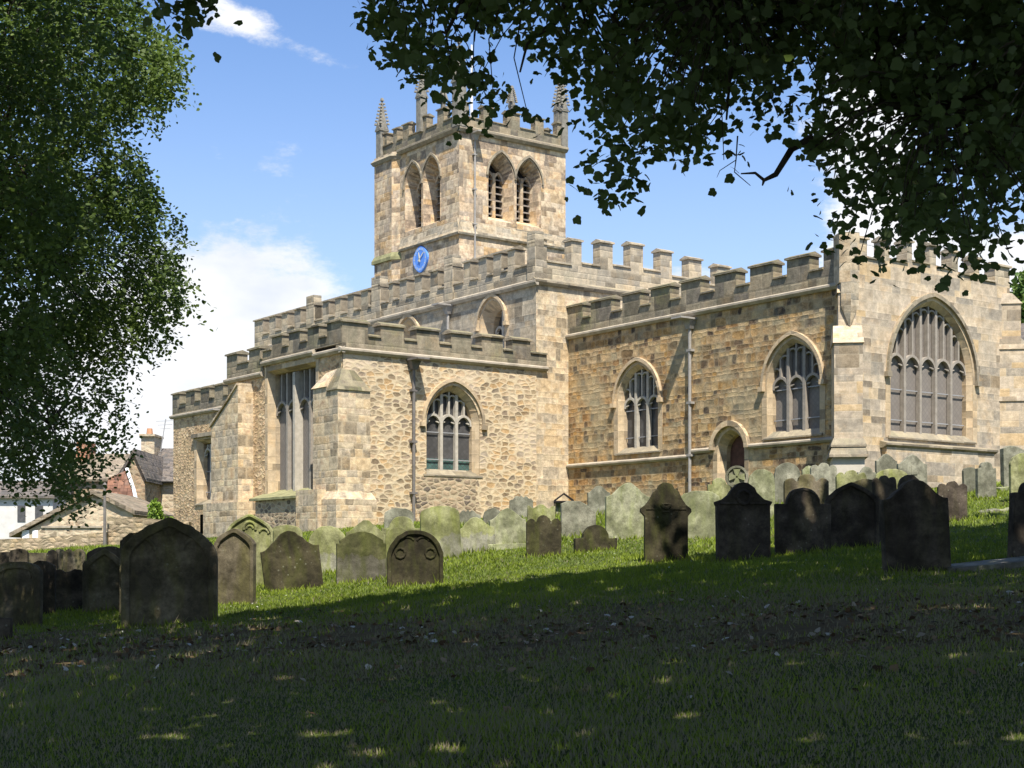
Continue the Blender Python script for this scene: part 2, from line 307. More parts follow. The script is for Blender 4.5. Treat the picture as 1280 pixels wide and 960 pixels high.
M['mossledge'] = plain('mossy_ledge_stone', (.24, .23, .115), .95, .4, 3, .4)
M['tracery'] = plain('tracery_stone', (.42, .38, .31), .9, .22, 5, .3)
M['tracery_dim'] = plain('tracery_behind_mesh', (.29, .255, .21), .9, .2, 5, .2)
M['pinnacle'] = plain('dark_pinnacle_stone', (.21, .195, .16), .95, .35, 6, .5)
M['plinth'] = plain('pale_plinth_stone', (.50, .45, .37), .9, .15, 2, .2)
M['gatestone'] = plain('lead_roof', (.22, .22, .22), .7, .2, 2)
def glass(name, c, rough, mesh=0.):
    m, t, p = newmat(name)
    uv = N(t, 'ShaderNodeUVMap', uv_map='UVMap').outputs[0]
    mp = N(t, 'ShaderNodeMapping', i_Vector=uv); mp.inputs['Rotation'].default_value = (0, 0, R(45))
    br = N(t, 'ShaderNodeTexBrick', i_Vector=mp.outputs[0], i_Scale=1.0); br.offset = 0
    br.inputs['Brick Width'].default_value = .13; br.inputs['Row Height'].default_value = .13; br.inputs['Mortar Size'].default_value = .008
    br.inputs['Color1'].default_value = (*c, 1); br.inputs['Color2'].default_value = (*[x*.7 for x in c], 1); br.inputs['Mortar'].default_value = (.06, .06, .06, 1)
    n = N(t, 'ShaderNodeTexNoise', i_Vector=uv, i_Scale=1.3, i_Detail=5.0).outputs[0]
    cc = MIX(t, .6, br.outputs[0], RAMP(t, n, [(.3, .25), (.7, .8)]), 'OVERLAY')
    cc = MIX(t, mesh, cc, c)
    t.links.new(cc, p.inputs['Base Color']); p.inputs['Roughness'].default_value = rough; p.inputs['Specular IOR Level'].default_value = .5 if rough < .6 else .08
    b = N(t, 'ShaderNodeBump', i_Strength=.25, i_Distance=.02, i_Height=n); t.links.new(b.outputs[0], p.inputs['Normal'])
    return m
M['glass'] = glass('leaded_glass', (.085, .082, .08), .28)
M['glass_mesh'] = glass('glass_behind_wire_mesh', (.215, .19, .165), .95, .7)
M['glass_green'] = glass('green_tinted_glass', (.07, .14, .12), .4)
M['dark'] = plain('dark_opening', (.018, .016, .015), .9)
M['louvre'] = plain('louvre_slate', (.20, .17, .14), .8, .3, 8)
M['lead'] = plain('cast_iron_pipe', (.16, .145, .13), .6, .3, 4, .1)
M['leadpale'] = plain('weathered_grey_pipe', (.30, .28, .25), .65, .25, 4, .1)
M['door'] = plain('brown_oak_door', (.10, .045, .03), .7, .4, 6, .3)
M['blue'] = plain('blue_clock_paint', (.10, .26, .72), .5, .12, 3)
M['paleblue'] = plain('pale_blue_chapter_ring', (.24, .40, .78), .5, .1, 3)
M['gold'] = plain('pale_gold_leaf', (.62, .58, .42), .45, .1, 3)
M['white'] = plain('white_paint', (.78, .78, .77), .6, .05, 2)
M['render'] = plain('pale_wall_render', (.58, .56, .52), .8, .12, 2)
M['wire'] = plain('thin_metal', (.3, .3, .3), .5, .1, 2)
M['stoneslate'] = masonry('brown_stone_slate', [(.23, .2, .16), (.27, .24, .19), (.2, .18, .14)], .4, .25, mortar=(.1, .09, .07), mw=.01, mix=.7, distort=.01, bump=.6)
M['slate'] = masonry('grey_slate', [(.12, .115, .115), (.14, .13, .125), (.10, .10, .10), (.16, .145, .13)], .28, .2, mortar=(.05, .05, .05), mw=.008, mix=.7, distort=.0, stain=(.17, .16, .12), stainamt=.4, rough_edge=.2, bump=.6)
M['pantile'] = masonry('red_brown_pantile', [(.20, .11, .08), (.24, .13, .09), (.17, .095, .07), (.22, .14, .11)], .25, .28, mortar=(.08, .045, .035), mw=.012, mix=.7, distort=.0, stain=(.15, .12, .1), stainamt=.4, rough_edge=.2, bump=.6)
M['cottage'] = rubble('pale_cottage_rubble', [(.50, .43, .32), (.45, .39, .3), (.54, .47, .36), (.40, .34, .26), (.48, .40, .29)], 2.4, 3.6, mortar=(.52, .46, .36), mw=.04, stainamt=.3)
M['brownrubble'] = rubble('brown_gable_rubble', [(.32, .25, .17), (.27, .21, .15), (.38, .29, .2), (.23, .18, .13)], 2.6, 4.2, mortar=(.36, .3, .22), mw=.03, stainamt=.3)
M['yardwall'] = rubble('churchyard_wall_rubble', [(.40, .34, .24), (.35, .29, .21), (.44, .38, .28), (.30, .25, .18), (.38, .31, .2)], 3.2, 5.6, mortar=(.3, .25, .18), mw=.035, stainamt=.4, moss=.2, bump=1.2)
M['terracotta'] = plain('terracotta', (.42, .22, .12), .8, .2, 3)
M['brick'] = masonry('red_brick', [(.35, .13, .07), (.4, .17, .09), (.3, .11, .06)], .22, .075, mortar=(.4, .34, .28), mw=.006, distort=0)
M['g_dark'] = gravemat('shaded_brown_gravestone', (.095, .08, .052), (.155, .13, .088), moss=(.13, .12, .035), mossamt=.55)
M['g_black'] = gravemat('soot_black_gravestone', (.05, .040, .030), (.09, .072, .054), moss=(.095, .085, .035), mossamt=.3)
M['g_soot_shade'] = gravemat('mossy_soot_and_shade_gravestone', (.03, .026, .016), (.062, .053, .03), moss=(.065, .07, .017), mossamt=.6)  # sooty stone, its colour darkened further to stand in for partial tree shade
M['g_squat'] = gravemat('dull_green_gravestone', (.07, .07, .03), (.11, .105, .05), moss=(.08, .09, .02), mossamt=.6, low=((.15, .135, .115), .45))  # green stone with partial tree shade darkened into its colour
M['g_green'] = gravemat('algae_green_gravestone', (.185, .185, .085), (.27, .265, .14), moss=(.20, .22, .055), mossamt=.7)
M['g_greenlow'] = gravemat('green_gravestone_grey_foot', (.19, .195, .085), (.26, .26, .13), moss=(.19, .21, .05), mossamt=.7, low=((.25, .235, .205), .45))
M['g_pale'] = gravemat('pale_gravestone', (.225, .23, .13), (.30, .295, .195), moss=(.21, .235, .085), mossamt=.6)
M['g_grey'] = gravemat('grey_gravestone', (.175, .17, .12), (.245, .235, .175), moss=(.17, .175, .12), mossamt=.5)
M['g_slab'] = gravemat('ledger_stone', (.2, .18, .15), (.28, .26, .22), mossamt=.4)
M['bark'] = plain('dark_bark', (.06, .048, .036), .95, .35, 6, .8)
M['leaf_syc'] = leafmat('sycamore_leaf', (.07, .095, .05), (.11, .155, .06), .38)
M['leaf_lime'] = leafmat('lime_leaf', (.05, .08, .032), (.15, .21, .055), .36)
M['leaf_far'] = leafmat('far_leaf', (.07, .13, .03), (.15, .22, .05), .3)
M['leaf_bush'] = leafmat('bush_leaf', (.14, .23, .03), (.24, .34, .05), .35)
M['leaf_ivy'] = leafmat('ivy_leaf', (.03, .06, .02), (.10, .14, .07), .2)

# ---------------------------------------------------------------- ground
def gf(y):
    return np.interp(y, [-60, 0, 22, 29, 34, 38, 45, 50, 60, 75, 110, 200, 600], [-4.5, -1.6, -.58, -.30, .06, .62, 1.28, 1.42, 1.55, 1.4, -2, -12, -12])
_ys = np.linspace(-70, 620, 2761); _k = np.ones(13)/13; _fs = np.convolve(gf(_ys), _k, 'same'); _fs[:8] = gf(_ys[:8]); _fs[-8:] = gf(_ys[-8:])
def zg(x, y):
    x = np.asarray(x, float); y = np.asarray(y, float)
    tilt = np.where(x > 0, .071*24*np.tanh(x/24), .075*np.maximum(x, -26.))
    b = .03*np.sin(x*1.1+.7*y)*np.sin(.9*y+.4) + .018*np.sin(2.7*x+1)*np.sin(2.1*y)
    return EYE + np.interp(y, _ys, _fs) + tilt + b
def zgf(x, y): return float(zg(x, y))
def ray_ground(px, py):
    lo = 5.
    f = lambda D: EYE + (700-py)/FPX*D - zgf((px-640)/FPX*D, D)
    D = lo
    while D < 70 and f(D) > 0: D += .1
    return D
def make_ground():
    xs = np.unique(np.concatenate([np.linspace(-600, -40, 15), np.linspace(-40, 40, 201), np.linspace(40, 600, 15)]))
    ys = np.unique(np.concatenate([np.linspace(-60, 0, 13), np.linspace(0, 62, 187), np.linspace(62, 620, 40)]))
    X, Y = np.meshgrid(xs, ys); Z = zg(X, Y)
    nx, ny = len(xs), len(ys)
    v = np.stack([X.ravel(), Y.ravel(), Z.ravel()], 1)
    i = np.arange(nx*ny).reshape(ny, nx); f = np.stack([i[:-1, :-1].ravel(), i[:-1, 1:].ravel(), i[1:, 1:].ravel(), i[1:, :-1].ravel()], 1)
    me = bpy.data.meshes.new('ground'); me.from_pydata(v.tolist(), [], f.tolist()); me.update()
    me.polygons.foreach_set('use_smooth', [True]*len(me.polygons))
    m, t, p = newmat('turf_ground')
    tc = N(t, 'ShaderNodeTexCoord').outputs['Object']
    n1 = N(t, 'ShaderNodeTexNoise', i_Vector=tc, i_Scale=.7, i_Detail=6.0, i_Roughness=.6).outputs[0]
    n2 = N(t, 'ShaderNodeTexNoise', i_Vector=tc, i_Scale=9.0, i_Detail=8.0, i_Roughness=.75).outputs[0]
    s = N(t, 'ShaderNodeSeparateXYZ', i_0=tc)
    c = MIX(t, SM(t, n2, .35, .65), (.045, .06, .018), (.10, .125, .03))
    # worn strip of bare soil and leaf litter under the trees
    yy = MA(t, 'SUBTRACT', s.outputs[1], MA(t, 'MULTIPLY_ADD', s.outputs[0], -.4, 17.0))
    band = MA(t, 'EXPONENT', MA(t, 'MULTIPLY', MA(t, 'MULTIPLY', yy, yy), -.09))
    soil = SM(t, MA(t, 'ADD', MA(t, 'MULTIPLY', band, .5), n1), .56, .8)
    c = MIX(t, MA(t, 'MULTIPLY', soil, .85), c, MIX(t, n2, (.085, .054, .026), (.20, .14, .072)))
    t.links.new(c, p.inputs['Base Color']); p.inputs['Roughness'].default_value = .95; p.inputs['Specular IOR Level'].default_value = .1
    b = N(t, 'ShaderNodeBump', i_Strength=.8, i_Distance=.06, i_Height=n2); t.links.new(b.outputs[0], p.inputs['Normal'])
    me.materials.append(m)
    o = bpy.data.objects.new('ground', me); col.objects.link(o); o['kind'] = 'structure'
make_ground()

# ---------------------------------------------------------------- church frames
U2 = (-.593, .805); V2 = (.805, .593); C0 = (9.97, 45.)
def pst(s, t): return (C0[0]+s*U2[0]+t*V2[0], C0[1]+s*U2[1]+t*V2[1])
class Frame:
    """a wall plane: origin, direction to the viewer's right, inward normal."""
    def __init__(s, o, d, n): s.o = o; s.d = d; s.n = n
    def p(s, a, d, z): return (s.o[0]+a*s.d[0]+d*s.n[0], s.o[1]+a*s.d[1]+d*s.n[1], z)
def SF(s, t): return Frame(pst(s, t), (-U2[0], -U2[1]), V2)      # faces running west, looking south
def EF(s, t): return Frame(pst(s, t), V2, U2)                    # faces looking east
def fbox(mb, F, a0, a1, d0, d1, z0, z1):
    mb.hexa([F.p(a0, d0, z0), F.p(a1, d0, z0), F.p(a1, d1, z0), F.p(a0, d1, z0)], [F.p(a0, d0, z1), F.p(a1, d0, z1), F.p(a1, d1, z1), F.p(a0, d1, z1)])
def fprism(mb, F, a0, a1, prof):          # profile of (d, z) swept along the wall
    mb.prism([F.p(a0, d, z) for d, z in prof], [F.p(a1, d, z) for d, z in prof])
def fpoly(mb, F, pts, d0, d1):            # outline of (a, z) given thickness
    mb.prism([F.p(a, d0, z) for a, z in pts], [F.p(a, d1, z) for a, z in pts])
def arch(ac, w, zs, za, n=12):            # two-centred arch, left spring to right spring
    h = za-zs
    if h >= w*.999:
        Rr = (w*w+h*h)/(2*w); out = []
        cx = ac-w+Rr; th = math.asin(min(1, h/Rr)) if Rr >= w else 0
        th = math.atan2(h, Rr-w)
        L = [(cx-Rr*math.cos(th*k/n), zs+Rr*math.sin(th*k/n)) for k in range(n+1)]
        return L + [(2*ac-x, z) for x, z in L[-2::-1]]
    # flatter than a semicircle: pointed ellipse-like
    L = [(ac-w*math.cos(math.pi/2*k/n)**.9, zs+h*math.sin(math.pi/2*k/n)) for k in range(n+1)]
    return L + [(2*ac-x, z) for x, z in L[-2::-1]]
def opening(ac, w, z0, zs, za, n=12): return [(ac-w, z0)] + arch(ac, w, zs, za, n) + [(ac+w, z0)]
def rect(a0, a1, z0, z1): return [(a0, z0), (a0, z1), (a1, z1), (a1, z0)]
def wall(mb, F, outline, holes, d=0.):
    """flat wall face with holes cut through it."""
    import bmesh
    bm = bmesh.new()
    for loop in [outline]+holes:
        vs_ = [bm.verts.new(F.p(a, d, z)) for a, z in loop]
        for i in range(len(vs_)): bm.edges.new((vs_[i], vs_[(i+1) % len(vs_)]))
    bmesh.ops.triangle_fill(bm, use_beauty=True, use_dissolve=False, edges=bm.edges[:])
    bm.verts.index_update(); i0 = len(mb.v)
    mb.v += [tuple(v.co) for v in bm.verts]; mb.f += [tuple(i0+v.index for v in f.verts) for f in bm.faces]; bm.free()
def loft(mb, F, l0, d0, l1, d1, closed=True):
    n = len(l0)
    for k in range(n if closed else n-1):
        j = (k+1) % n
        mb.face([F.p(l0[k][0], d0, l0[k][1]), F.p(l0[j][0], d0, l0[j][1]), F.p(l1[j][0], d1, l1[j][1]), F.p(l1[k][0], d1, l1[k][1])])
def band(mb, F, inner, outer, d0, d1):    # solid strip between two open polylines
    loft(mb, F, inner, d0, outer, d0, False); loft(mb, F, inner, d1, outer, d1, False)
    loft(mb, F, inner, d0, inner, d1, False); loft(mb, F, outer, d0, outer, d1, False)
    for k in (0, -1):
        mb.face([F.p(*(inner[k][0], d0, inner[k][1])), F.p(outer[k][0], d0, outer[k][1]), F.p(outer[k][0], d1, outer[k][1]), F.p(inner[k][0], d1, inner[k][1])])
def arch_h(ac, w, zs, za, a):             # arch height at position a
    pts = arch(ac, w, zs, za, 24); xs = [q[0] for q in pts]; zs_ = [q[1] for q in pts]
    return float(np.interp(a, xs, zs_))

def barcurve(mb, F, pts, wd, d0, d1):     # bar of width wd following a polyline in the window plane
    o = []; i_ = []
    for k, (a, z) in enumerate(pts):
        a0, z0 = pts[max(0, k-1)]; a1, z1 = pts[min(len(pts)-1, k+1)]
        L = math.hypot(a1-a0, z1-z0) or 1; nx, nz = -(z1-z0)/L*wd/2, (a1-a0)/L*wd/2
        o.append((a+nx, z+nz)); i_.append((a-nx, z-nz))
    band(mb, F, i_, o, d0, d1)

church = empty('stone_church', (*pst(13, 0), EYE+1.9), math.atan2(V2[1], V2[0]),
               label='medieval stone church with battlemented walls and square clock tower, behind the gravestones', cat='church')
Z = lambda z: z + EYE
GB = 1.2   # walls go down below the turf

def window(F, ac, w, z0, zs, za, lights, tr='tracery', gl='glass', depth=.38, splay=.16, hood=True, heads=None, style='perp', surr=.22, hoodmat='dressedgrey', transom=None, bars=True, sill=True, label=None, square=False):
    """stone surround with splayed reveal (part) > glass, tracery, hood_mould, sill (sub-parts). Returns the hole for the wall."""
    out_ = opening(ac, w, z0, zs, za) if not square else rect(ac-w, ac+w, z0, za)
    inn = opening(ac, w-splay, z0+.12, zs, za-splay*1.2) if not square else rect(ac-w+splay, ac+w-splay, z0+.12, za-splay)
    mb = MB(); loft(mb, F, out_, 0, inn, depth*.75); loft(mb, F, inn, depth*.75, inn, depth+.12)
    if surr:
        if square: o2 = rect(ac-w-surr, ac+w+surr, z0, za+surr*.8)
        else: o2 = [(ac-w-surr, z0)] + arch(ac, w+surr, zs, za+surr*1.15) + [(ac+w+surr, z0)]
        band(mb, F, out_, o2, -.012, .0)
    wn = mb.build('window', M['dressed'], church, label=label) if label else mb.build('window', M['dressed'], church)
    g = MB(); g.face([F.p(a, depth+.1, z) for a, z in inn]); g.build('glass', M[gl], wn, norm=False)
    t = MB(); wi = w-splay; zai = za-splay*1.2; zi0 = z0+.12
    dd0, dd1 = depth-.07, depth+.08
    mw = .115 if lights < 5 else .10
    n = lights; lw = 2*wi/n
    hz = heads if heads is not None else zs
    def topz(a): return zai-.02 if square else arch_h(ac, wi, zs, zai, a)
    for k in range(1, n):
        a = ac-wi+k*lw
        t.hexa([F.p(a-mw/2, dd0, zi0), F.p(a+mw/2, dd0, zi0), F.p(a+mw/2, dd1, zi0), F.p(a-mw/2, dd1, zi0)], [F.p(a-mw/2, dd0, topz(a)), F.p(a+mw/2, dd0, topz(a)), F.p(a+mw/2, dd1, topz(a)), F.p(a-mw/2, dd1, topz(a))])
    for k in range(n):                     # pointed light heads with cusps
        c_ = ac-wi+(k+.5)*lw
        pts = arch(c_, lw/2-.01, hz, hz+lw*.55, 6); barcurve(t, F, pts, .085, dd0+.012, dd1-.004)
        for sgn in (-1, 1):
            t.tube([F.p(c_+sgn*lw*.40, (dd0+dd1)/2, hz+lw*.12), F.p(c_+sgn*lw*.2, (dd0+dd1)/2, hz+lw*.17)], [.045, .02], 5)
        if style == 'perp' and topz(c_) > hz+lw*.7:      # upper panels above each light
            t.hexa([F.p(c_-.035, dd0+.01, hz+lw*.52), F.p(c_+.035, dd0+.01, hz+lw*.52), F.p(c_+.035, dd1, hz+lw*.52), F.p(c_-.035, dd1, hz+lw*.52)], [F.p(c_-.035, dd0+.01, topz(c_)), F.p(c_+.035, dd0+.01, topz(c_)), F.p(c_+.035, dd1, topz(c_)), F.p(c_-.035, dd1, topz(c_))])
    if style == 'perp' and not square:
        for k in range(2*n):
            c_ = ac-wi+(k+.5)*lw/2; tz = topz(c_)-.16
            if tz-.02 > hz+lw*.75: barcurve(t, F, arch(c_, lw/4, tz-lw*.16, tz+lw*.1, 4), .05, dd0+.02, dd1-.01)
    if style == 'loz':                     # circle above the lights
        pass
    t.build('tracery', M[tr], wn)
    if bars:
        for zz in np.arange(zi0+.45, hz+.05, .95 if transom is None else transom):
            b = MB(); fbox(b, F, ac-wi+.01, ac+wi-.01, depth+.02, depth+.045, zz, zz+.03); b.build('saddle_bar', M['wire'], wn)
    if hood and not square:
        h_ = MB(); oi = arch(ac, w+.10, zs, za+.12); oo = arch(ac, w+.205, zs, za+.245)
        band(h_, F, oi, oo, -.11, .02)
        for sgn in (-1, 1):
            x0 = ac+sgn*(w+.08); x1 = ac+sgn*(w+.28); fbox(h_, F, min(x0, x1), max(x0, x1), -.15, .01, zs-.15, zs+.003)
        h_.build('hood_mould', M[hoodmat], wn)
    if hood and square:
        h_ = MB(); fbox(h_, F, ac-w-.3, ac+w+.3, -.16, .02, za+.1, za+.28); 
        h_.build('hood_mould', M[hoodmat], wn)
    if sill:
        s_ = MB(); fprism(s_, F, ac-w-.12, ac+w+.12, [(-.06, z0-.02), (-.06, z0+.03), (depth-.02, z0+.24), (depth-.02, z0-.02)]); s_.build('sill', M['dressedgrey'], wn)
    return out_

def string(F, a0, a1, z, mat='string', pr=.13, h=.16, name='string_course'):
    mb = MB(); fprism(mb, F, a0, a1, [(.02, z-h*.5), (-pr*.5, z-h*.5), (-pr, z-h*.1), (-pr, z+h*.2), (.02, z+h*.62)]); return mb
def parapet(F, a0, a1, merl, zs, ze, zt, th=.42, d=-.04, mat='parapet', endcaps=(0, 0), cap=.1, rake=None, name='parapet'):
    """low wall, merlons and weathered copings."""
    mb = MB()
    rk = rake or (lambda a: 0.)
    xs = sorted(set([a0, a1] + [x for m in merl for x in m]))
    for i in range(len(xs)-1):
        l, r = xs[i], xs[i+1]
        if r-l < .01: continue
        c = (l+r)/2; ism = any(m[0]-.001 <= c <= m[1]+.001 for m in merl); dz = rk(c)
        if not ism:
            top = ze+dz; fbox(mb, F, l, r, d, d+th, zs, top-.1)
            fprism(mb, F, l, r, [(d-.06, top-.1), (d-.06, top-.05), (d+th*.5, top+.03), (d+th+.06, top-.05), (d+th+.06, top-.1)])
        else:
            top = zt+dz; fbox(mb, F, l, r, d, d+th, zs, top-.12)
            e = .05
            fprism(mb, F, l-e, r+e, [(d-.07, top-.12), (d-.07, top-.06), (d+th*.45, top+.035), (d+th+.07, top-.06), (d+th+.07, top-.12)])
    return mb
def body(F, a0, a1, depth, z1, roof, backmat='nave'):  # hidden sides so the building is a closed volume
    mb = MB()
    mb.face([F.p(a0, depth, GB), F.p(a1, depth, GB), F.p(a1, depth, z1), F.p(a0, depth, z1)]); return mb

# ------------------------------------------------ chancel: south wall and east wall
Fc = SF(0, 0); Fe = EF(0, 0)
zc = Z(8.23)
holes = []
holes.append(window(Fc, -9.42, 1.06, Z(3.72), Z(5.55), Z(6.82), 3, heads=Z(5.35), hoodmat='dressed', depth=.24, splay=.12))
holes.append(window(Fc, -2.14, 1.10, Z(3.80), Z(5.47), Z(6.85), 3, 'tracery_dim', 'glass_mesh', heads=Z(5.35), hoodmat='dressed', splay=.1, depth=.2))
dz0 = Z(1.6); dh = opening(-4.85, .62, dz0, Z(3.50), Z(4.22)); holes.append(dh)
mb = MB()
wall(mb, Fc, [(-13.32, GB), (-13.32, zc), (0, zc), (0, GB)], holes)
mb.build('chancel_wall', M['chancel'], church)
# priest's door
mb = MB(); di = opening(-4.85, .48, dz0, Z(3.45), Z(4.08)); loft(mb, Fc, dh, 0, di, .28); loft(mb, Fc, di, .28, di, .5)
o2 = [(-4.85-.82, dz0)] + arch(-4.85, .82, Z(3.50), Z(4.44)) + [(-4.85+.82, dz0)]; band(mb, Fc, dh, o2, -.012, .0)
dr = mb.build('doorway', M['dressed'], church)
mb = MB(); mb.face([Fc.p(a, .45, z) for a, z in di]); mb.build('door', M['door'], dr, norm=False)
mb = MB(); band(mb, Fc, arch(-4.85, .72, Z(3.60), Z(4.34)), arch(-4.85, .88, Z(3.60), Z(4.52)), -.15, .02); mb.build('hood_mould', M['dressed'], dr)
mb = MB()
fbox(mb, Fc, -5.2, -4.5, .41, .445, Z(3.0), Z(3.06)); mb.build('door_strap', M['dark'], dr)
string(Fc, -13.32, -6.74, Z(3.45)).build('string_course', M['string'], church)
mb = string(Fc, -6.74, -5.73, Z(3.62)); mb.build('string_course', M['string'], church)
string(Fc, -3.97, -.0, Z(3.63)).build('string_course', M['string'], church)
string(Fc, -13.32, .12, zc, h=.2, pr=.16).build('string_course', M['string'], church)
merl = [(-13.32, -12.42), (-11.95, -10.8), (-10.2, -9.25), (-8.7, -7.72), (-7.17, -6.23), (-5.55, -4.57), (-3.95, -2.95), (-2.36, -1.42), (-.86, .0)]
parapet(Fc, -13.32, 0, merl, zc+.1, Z(8.9), Z(9.42)).build('parapet', M['parapet'], church)
# east wall
eh = [window(Fe, 4.02, 2.02, Z(3.75), Z(5.75), Z(8.14), 5, 'tracery_dim', 'glass_mesh', heads=Z(5.95), hoodmat='dressedgrey', splay=.12, depth=.22)]
mb = MB()
wall(mb, Fe, [(0, GB), (0, Z(9.0)), (3.7, Z(9.28)), (8.0, Z(9.0)), (8.0, GB)], eh)
mb.build('chancel_wall', M['ashlar'], church, label='pale squared stone east gable wall with the great window')
mb = string(Fe, 1.5, 7.0, Z(3.52), pr=.28, h=.2); mb.build('string_course', M['dressedgrey'], church)
mb = MB(); fbox(mb, Fe, 1.6, 6.9, -.2, .0, GB, Z(3.44)); mb.build('plinth', M['ashlar'], church)
merl = [(.0, .94), (1.74, 1.97), (2.8, 3.03), (3.88, 4.2), (4.99, 5.3), (6.13, 6.4), (7.22, 8.0)]
rk = lambda a: .25*(1-abs(a-3.7)/3.7)
parapet(Fe, 0.003, 8.0, merl, Z(8.86), Z(9.12), Z(9.75), d=0.004, rake=rk).build('parapet', M['naveparapet'], church)
mb = MB()
mb.face([Fc.p(0, .3, zc+.3), Fc.p(-13.32, .3, zc+.3), Fc.p(-13.32, 4, zc+.9), Fc.p(0, 4, zc+.9)])
mb.face([Fc.p(0, 7.8, zc+.3), Fc.p(-13.32, 7.8, zc+.3), Fc.p(-13.32, 4, zc+.9), Fc.p(0, 4, zc+.9)])
mb.face([Fc.p(0, 8, GB), Fc.p(-13.3, 8, GB), Fc.p(-13.3, 8, zc+.6), Fc.p(0, 8, zc+.6)])
mb.build('roof', M['gatestone'], church)
# corner buttress set diagonally
def diag(F0, ang_dir, w, stages, zbase, mat):
    """buttress: F0 corner point, outward direction; stages = (projection, z_top, width) from bottom to top"""
    ox, oy = F0; dx, dy = ang_dir; nx, ny = -dy, dx
    mb = MB(); z0 = zbase
    for k, (pr, zt, ww) in enumerate(stages):
        nxt = stages[k+1][0] if k+1 < len(stages) else 0.
        sl = (pr-nxt)*1.15; b = []; 
        q = lambda r, s_, z: (ox+dx*r+nx*s_, oy+dy*r+ny*s_, z)
        back = -.5; h = ww/2
        mb.hexa([q(pr, h, z0), q(back, h, z0), q(back, -h, z0), q(pr, -h, z0)], [q(pr, h, zt), q(back, h, zt), q(back, -h, zt), q(pr, -h, zt)])
        # weathering slope
        mb.hexa([q(pr+.05, h+.04, zt), q(back, h+.04, zt), q(back, -h-.04, zt), q(pr+.05, -h-.04, zt)], [q(nxt+.02, h+.002, zt+sl), q(back, h+.002, zt+sl), q(back, -h-.002, zt+sl), q(nxt+.02, -h-.002, zt+sl)])
        z0 = zt+sl*.6
    return mb
dgs = Vector((-.15, -.989)).normalized()
mb = diag(pst(0, 0), dgs, .8, [(.92, Z(6.35), .82), (.42, Z(7.9), .52)], Z(3.55), 0)
bt = mb.build('buttress', M['ashlar'], church)
mb = MB()
c0 = Vector(pst(0, 0)); nn_ = Vector((-dgs.y, dgs.x))
def ring(pr, h, z): return [(*(c0+dgs*pr+nn_*h), z), (*(c0-dgs*.5+nn_*h), z), (*(c0-dgs*.5-nn_*h), z), (*(c0+dgs*pr-nn_*h), z)]
for (p0_, h0, z0_, p1_, h1, z1_) in ((1.12, .56, 3.0, 1.12, .56, 3.08), (1.12, .56, 3.08, 1.02, .48, 3.3), (1.06, .51, 3.3, 1.06, .51, 3.36), (1.06, .51, 3.36, .95, .43, 3.56)):
    mb.hexa(ring(p0_, h0, Z(z0_)), ring(p1_, h1, Z(z1_)))
mb.build('base_moulding', M['dressedgrey'], bt)
mb = MB(); mb.hexa(ring(.99, .46, GB), ring(.99, .46, Z(3.0))); mb.build('plinth', M['plinth'], bt)
mb = MB(); mb.prism([(c0.x-.30, c0.y-.42, Z(8.2)), (c0.x, c0.y-.52, Z(8.2)), (c0.x+.3, c0.y-.42, Z(8.2)), (c0.x+.3, c0.y+.4, Z(8.2)), (c0.x-.3, c0.y+.4, Z(8.2))],
         [(c0.x-.30, c0.y-.42, Z(9.68)), (c0.x, c0.y-.52, Z(9.68)), (c0.x+.3, c0.y-.42, Z(9.68)), (c0.x+.3, c0.y+.4, Z(9.68)), (c0.x-.3, c0.y+.4, Z(9.68))])
mb.prism([(c0.x-.0, c0.y-.50, Z(6.9)), (c0.x+.02, c0.y-.48, Z(6.9)), (c0.x+.02, c0.y, Z(6.9)), (c0.x-.02, c0.y, Z(6.9)), (c0.x-.02, c0.y-.48, Z(6.9))],
         [(c0.x-.0, c0.y-.62, Z(7.5)), (c0.x+.26, c0.y-.48, Z(7.5)), (c0.x+.26, c0.y, Z(7.5)), (c0.x-.26, c0.y, Z(7.5)), (c0.x-.26, c0.y-.48, Z(7.5))])
mb.prism([(c0.x-.0, c0.y-.62, Z(7.5)), (c0.x+.26, c0.y-.48, Z(7.5)), (c0.x+.26, c0.y, Z(7.5)), (c0.x-.26, c0.y, Z(7.5)), (c0.x-.26, c0.y-.48, Z(7.5))],
         [(c0.x-.0, c0.y-.62, Z(8.2)), (c0.x+.26, c0.y-.48, Z(8.2)), (c0.x+.26, c0.y, Z(8.2)), (c0.x-.26, c0.y, Z(8.2)), (c0.x-.26, c0.y-.48, Z(8.2))])
mb.build('angle_shaft', M['nave'], church)
dge = Vector((V2[0]-U2[0], V2[1]-U2[1])).normalized()
diag(pst(0, 8.0), dge, .8, [(.85, Z(5.2), .75), (.6, Z(6.9), .75), (.3, Z(8.4), .6)], GB, 0).build('buttress', M['ashlar'], church)

# ------------------------------------------------ nave
Fn = EF(13.3, 0); Fs = SF(13.3, -1.5)
zn = Z(10.1)
mb = MB(); wall(mb, Fn, [(-1.5, GB), (-1.5, zn), (8.3, zn), (8.3, GB)], []); mb.build('nave_wall', M['quoin'], church, label='nave east wall end above and beside the chancel')
hs = []
for ac in (-2.72, -8.6, -14.4, -20.0):
    hs.append(window(Fs, ac, .78, Z(7.3), Z(8.9), Z(9.82), 2, heads=Z(8.6), splay=.28, depth=.55, hoodmat='dressed', style='', bars=False))
mb = MB(); wall(mb, Fs, [(-22.4, GB), (-22.4, zn), (0, zn), (0, GB)], hs); mb.build('clerestory_wall', M['nave'], church)
string(Fs, -22.4, .14, zn, h=.24, pr=.16).build('string_course', M['string'], church)
string(Fn, -1.64, 8.3, Z(10.14), h=.24, pr=.16).build('string_course', M['dressedgrey'], church)
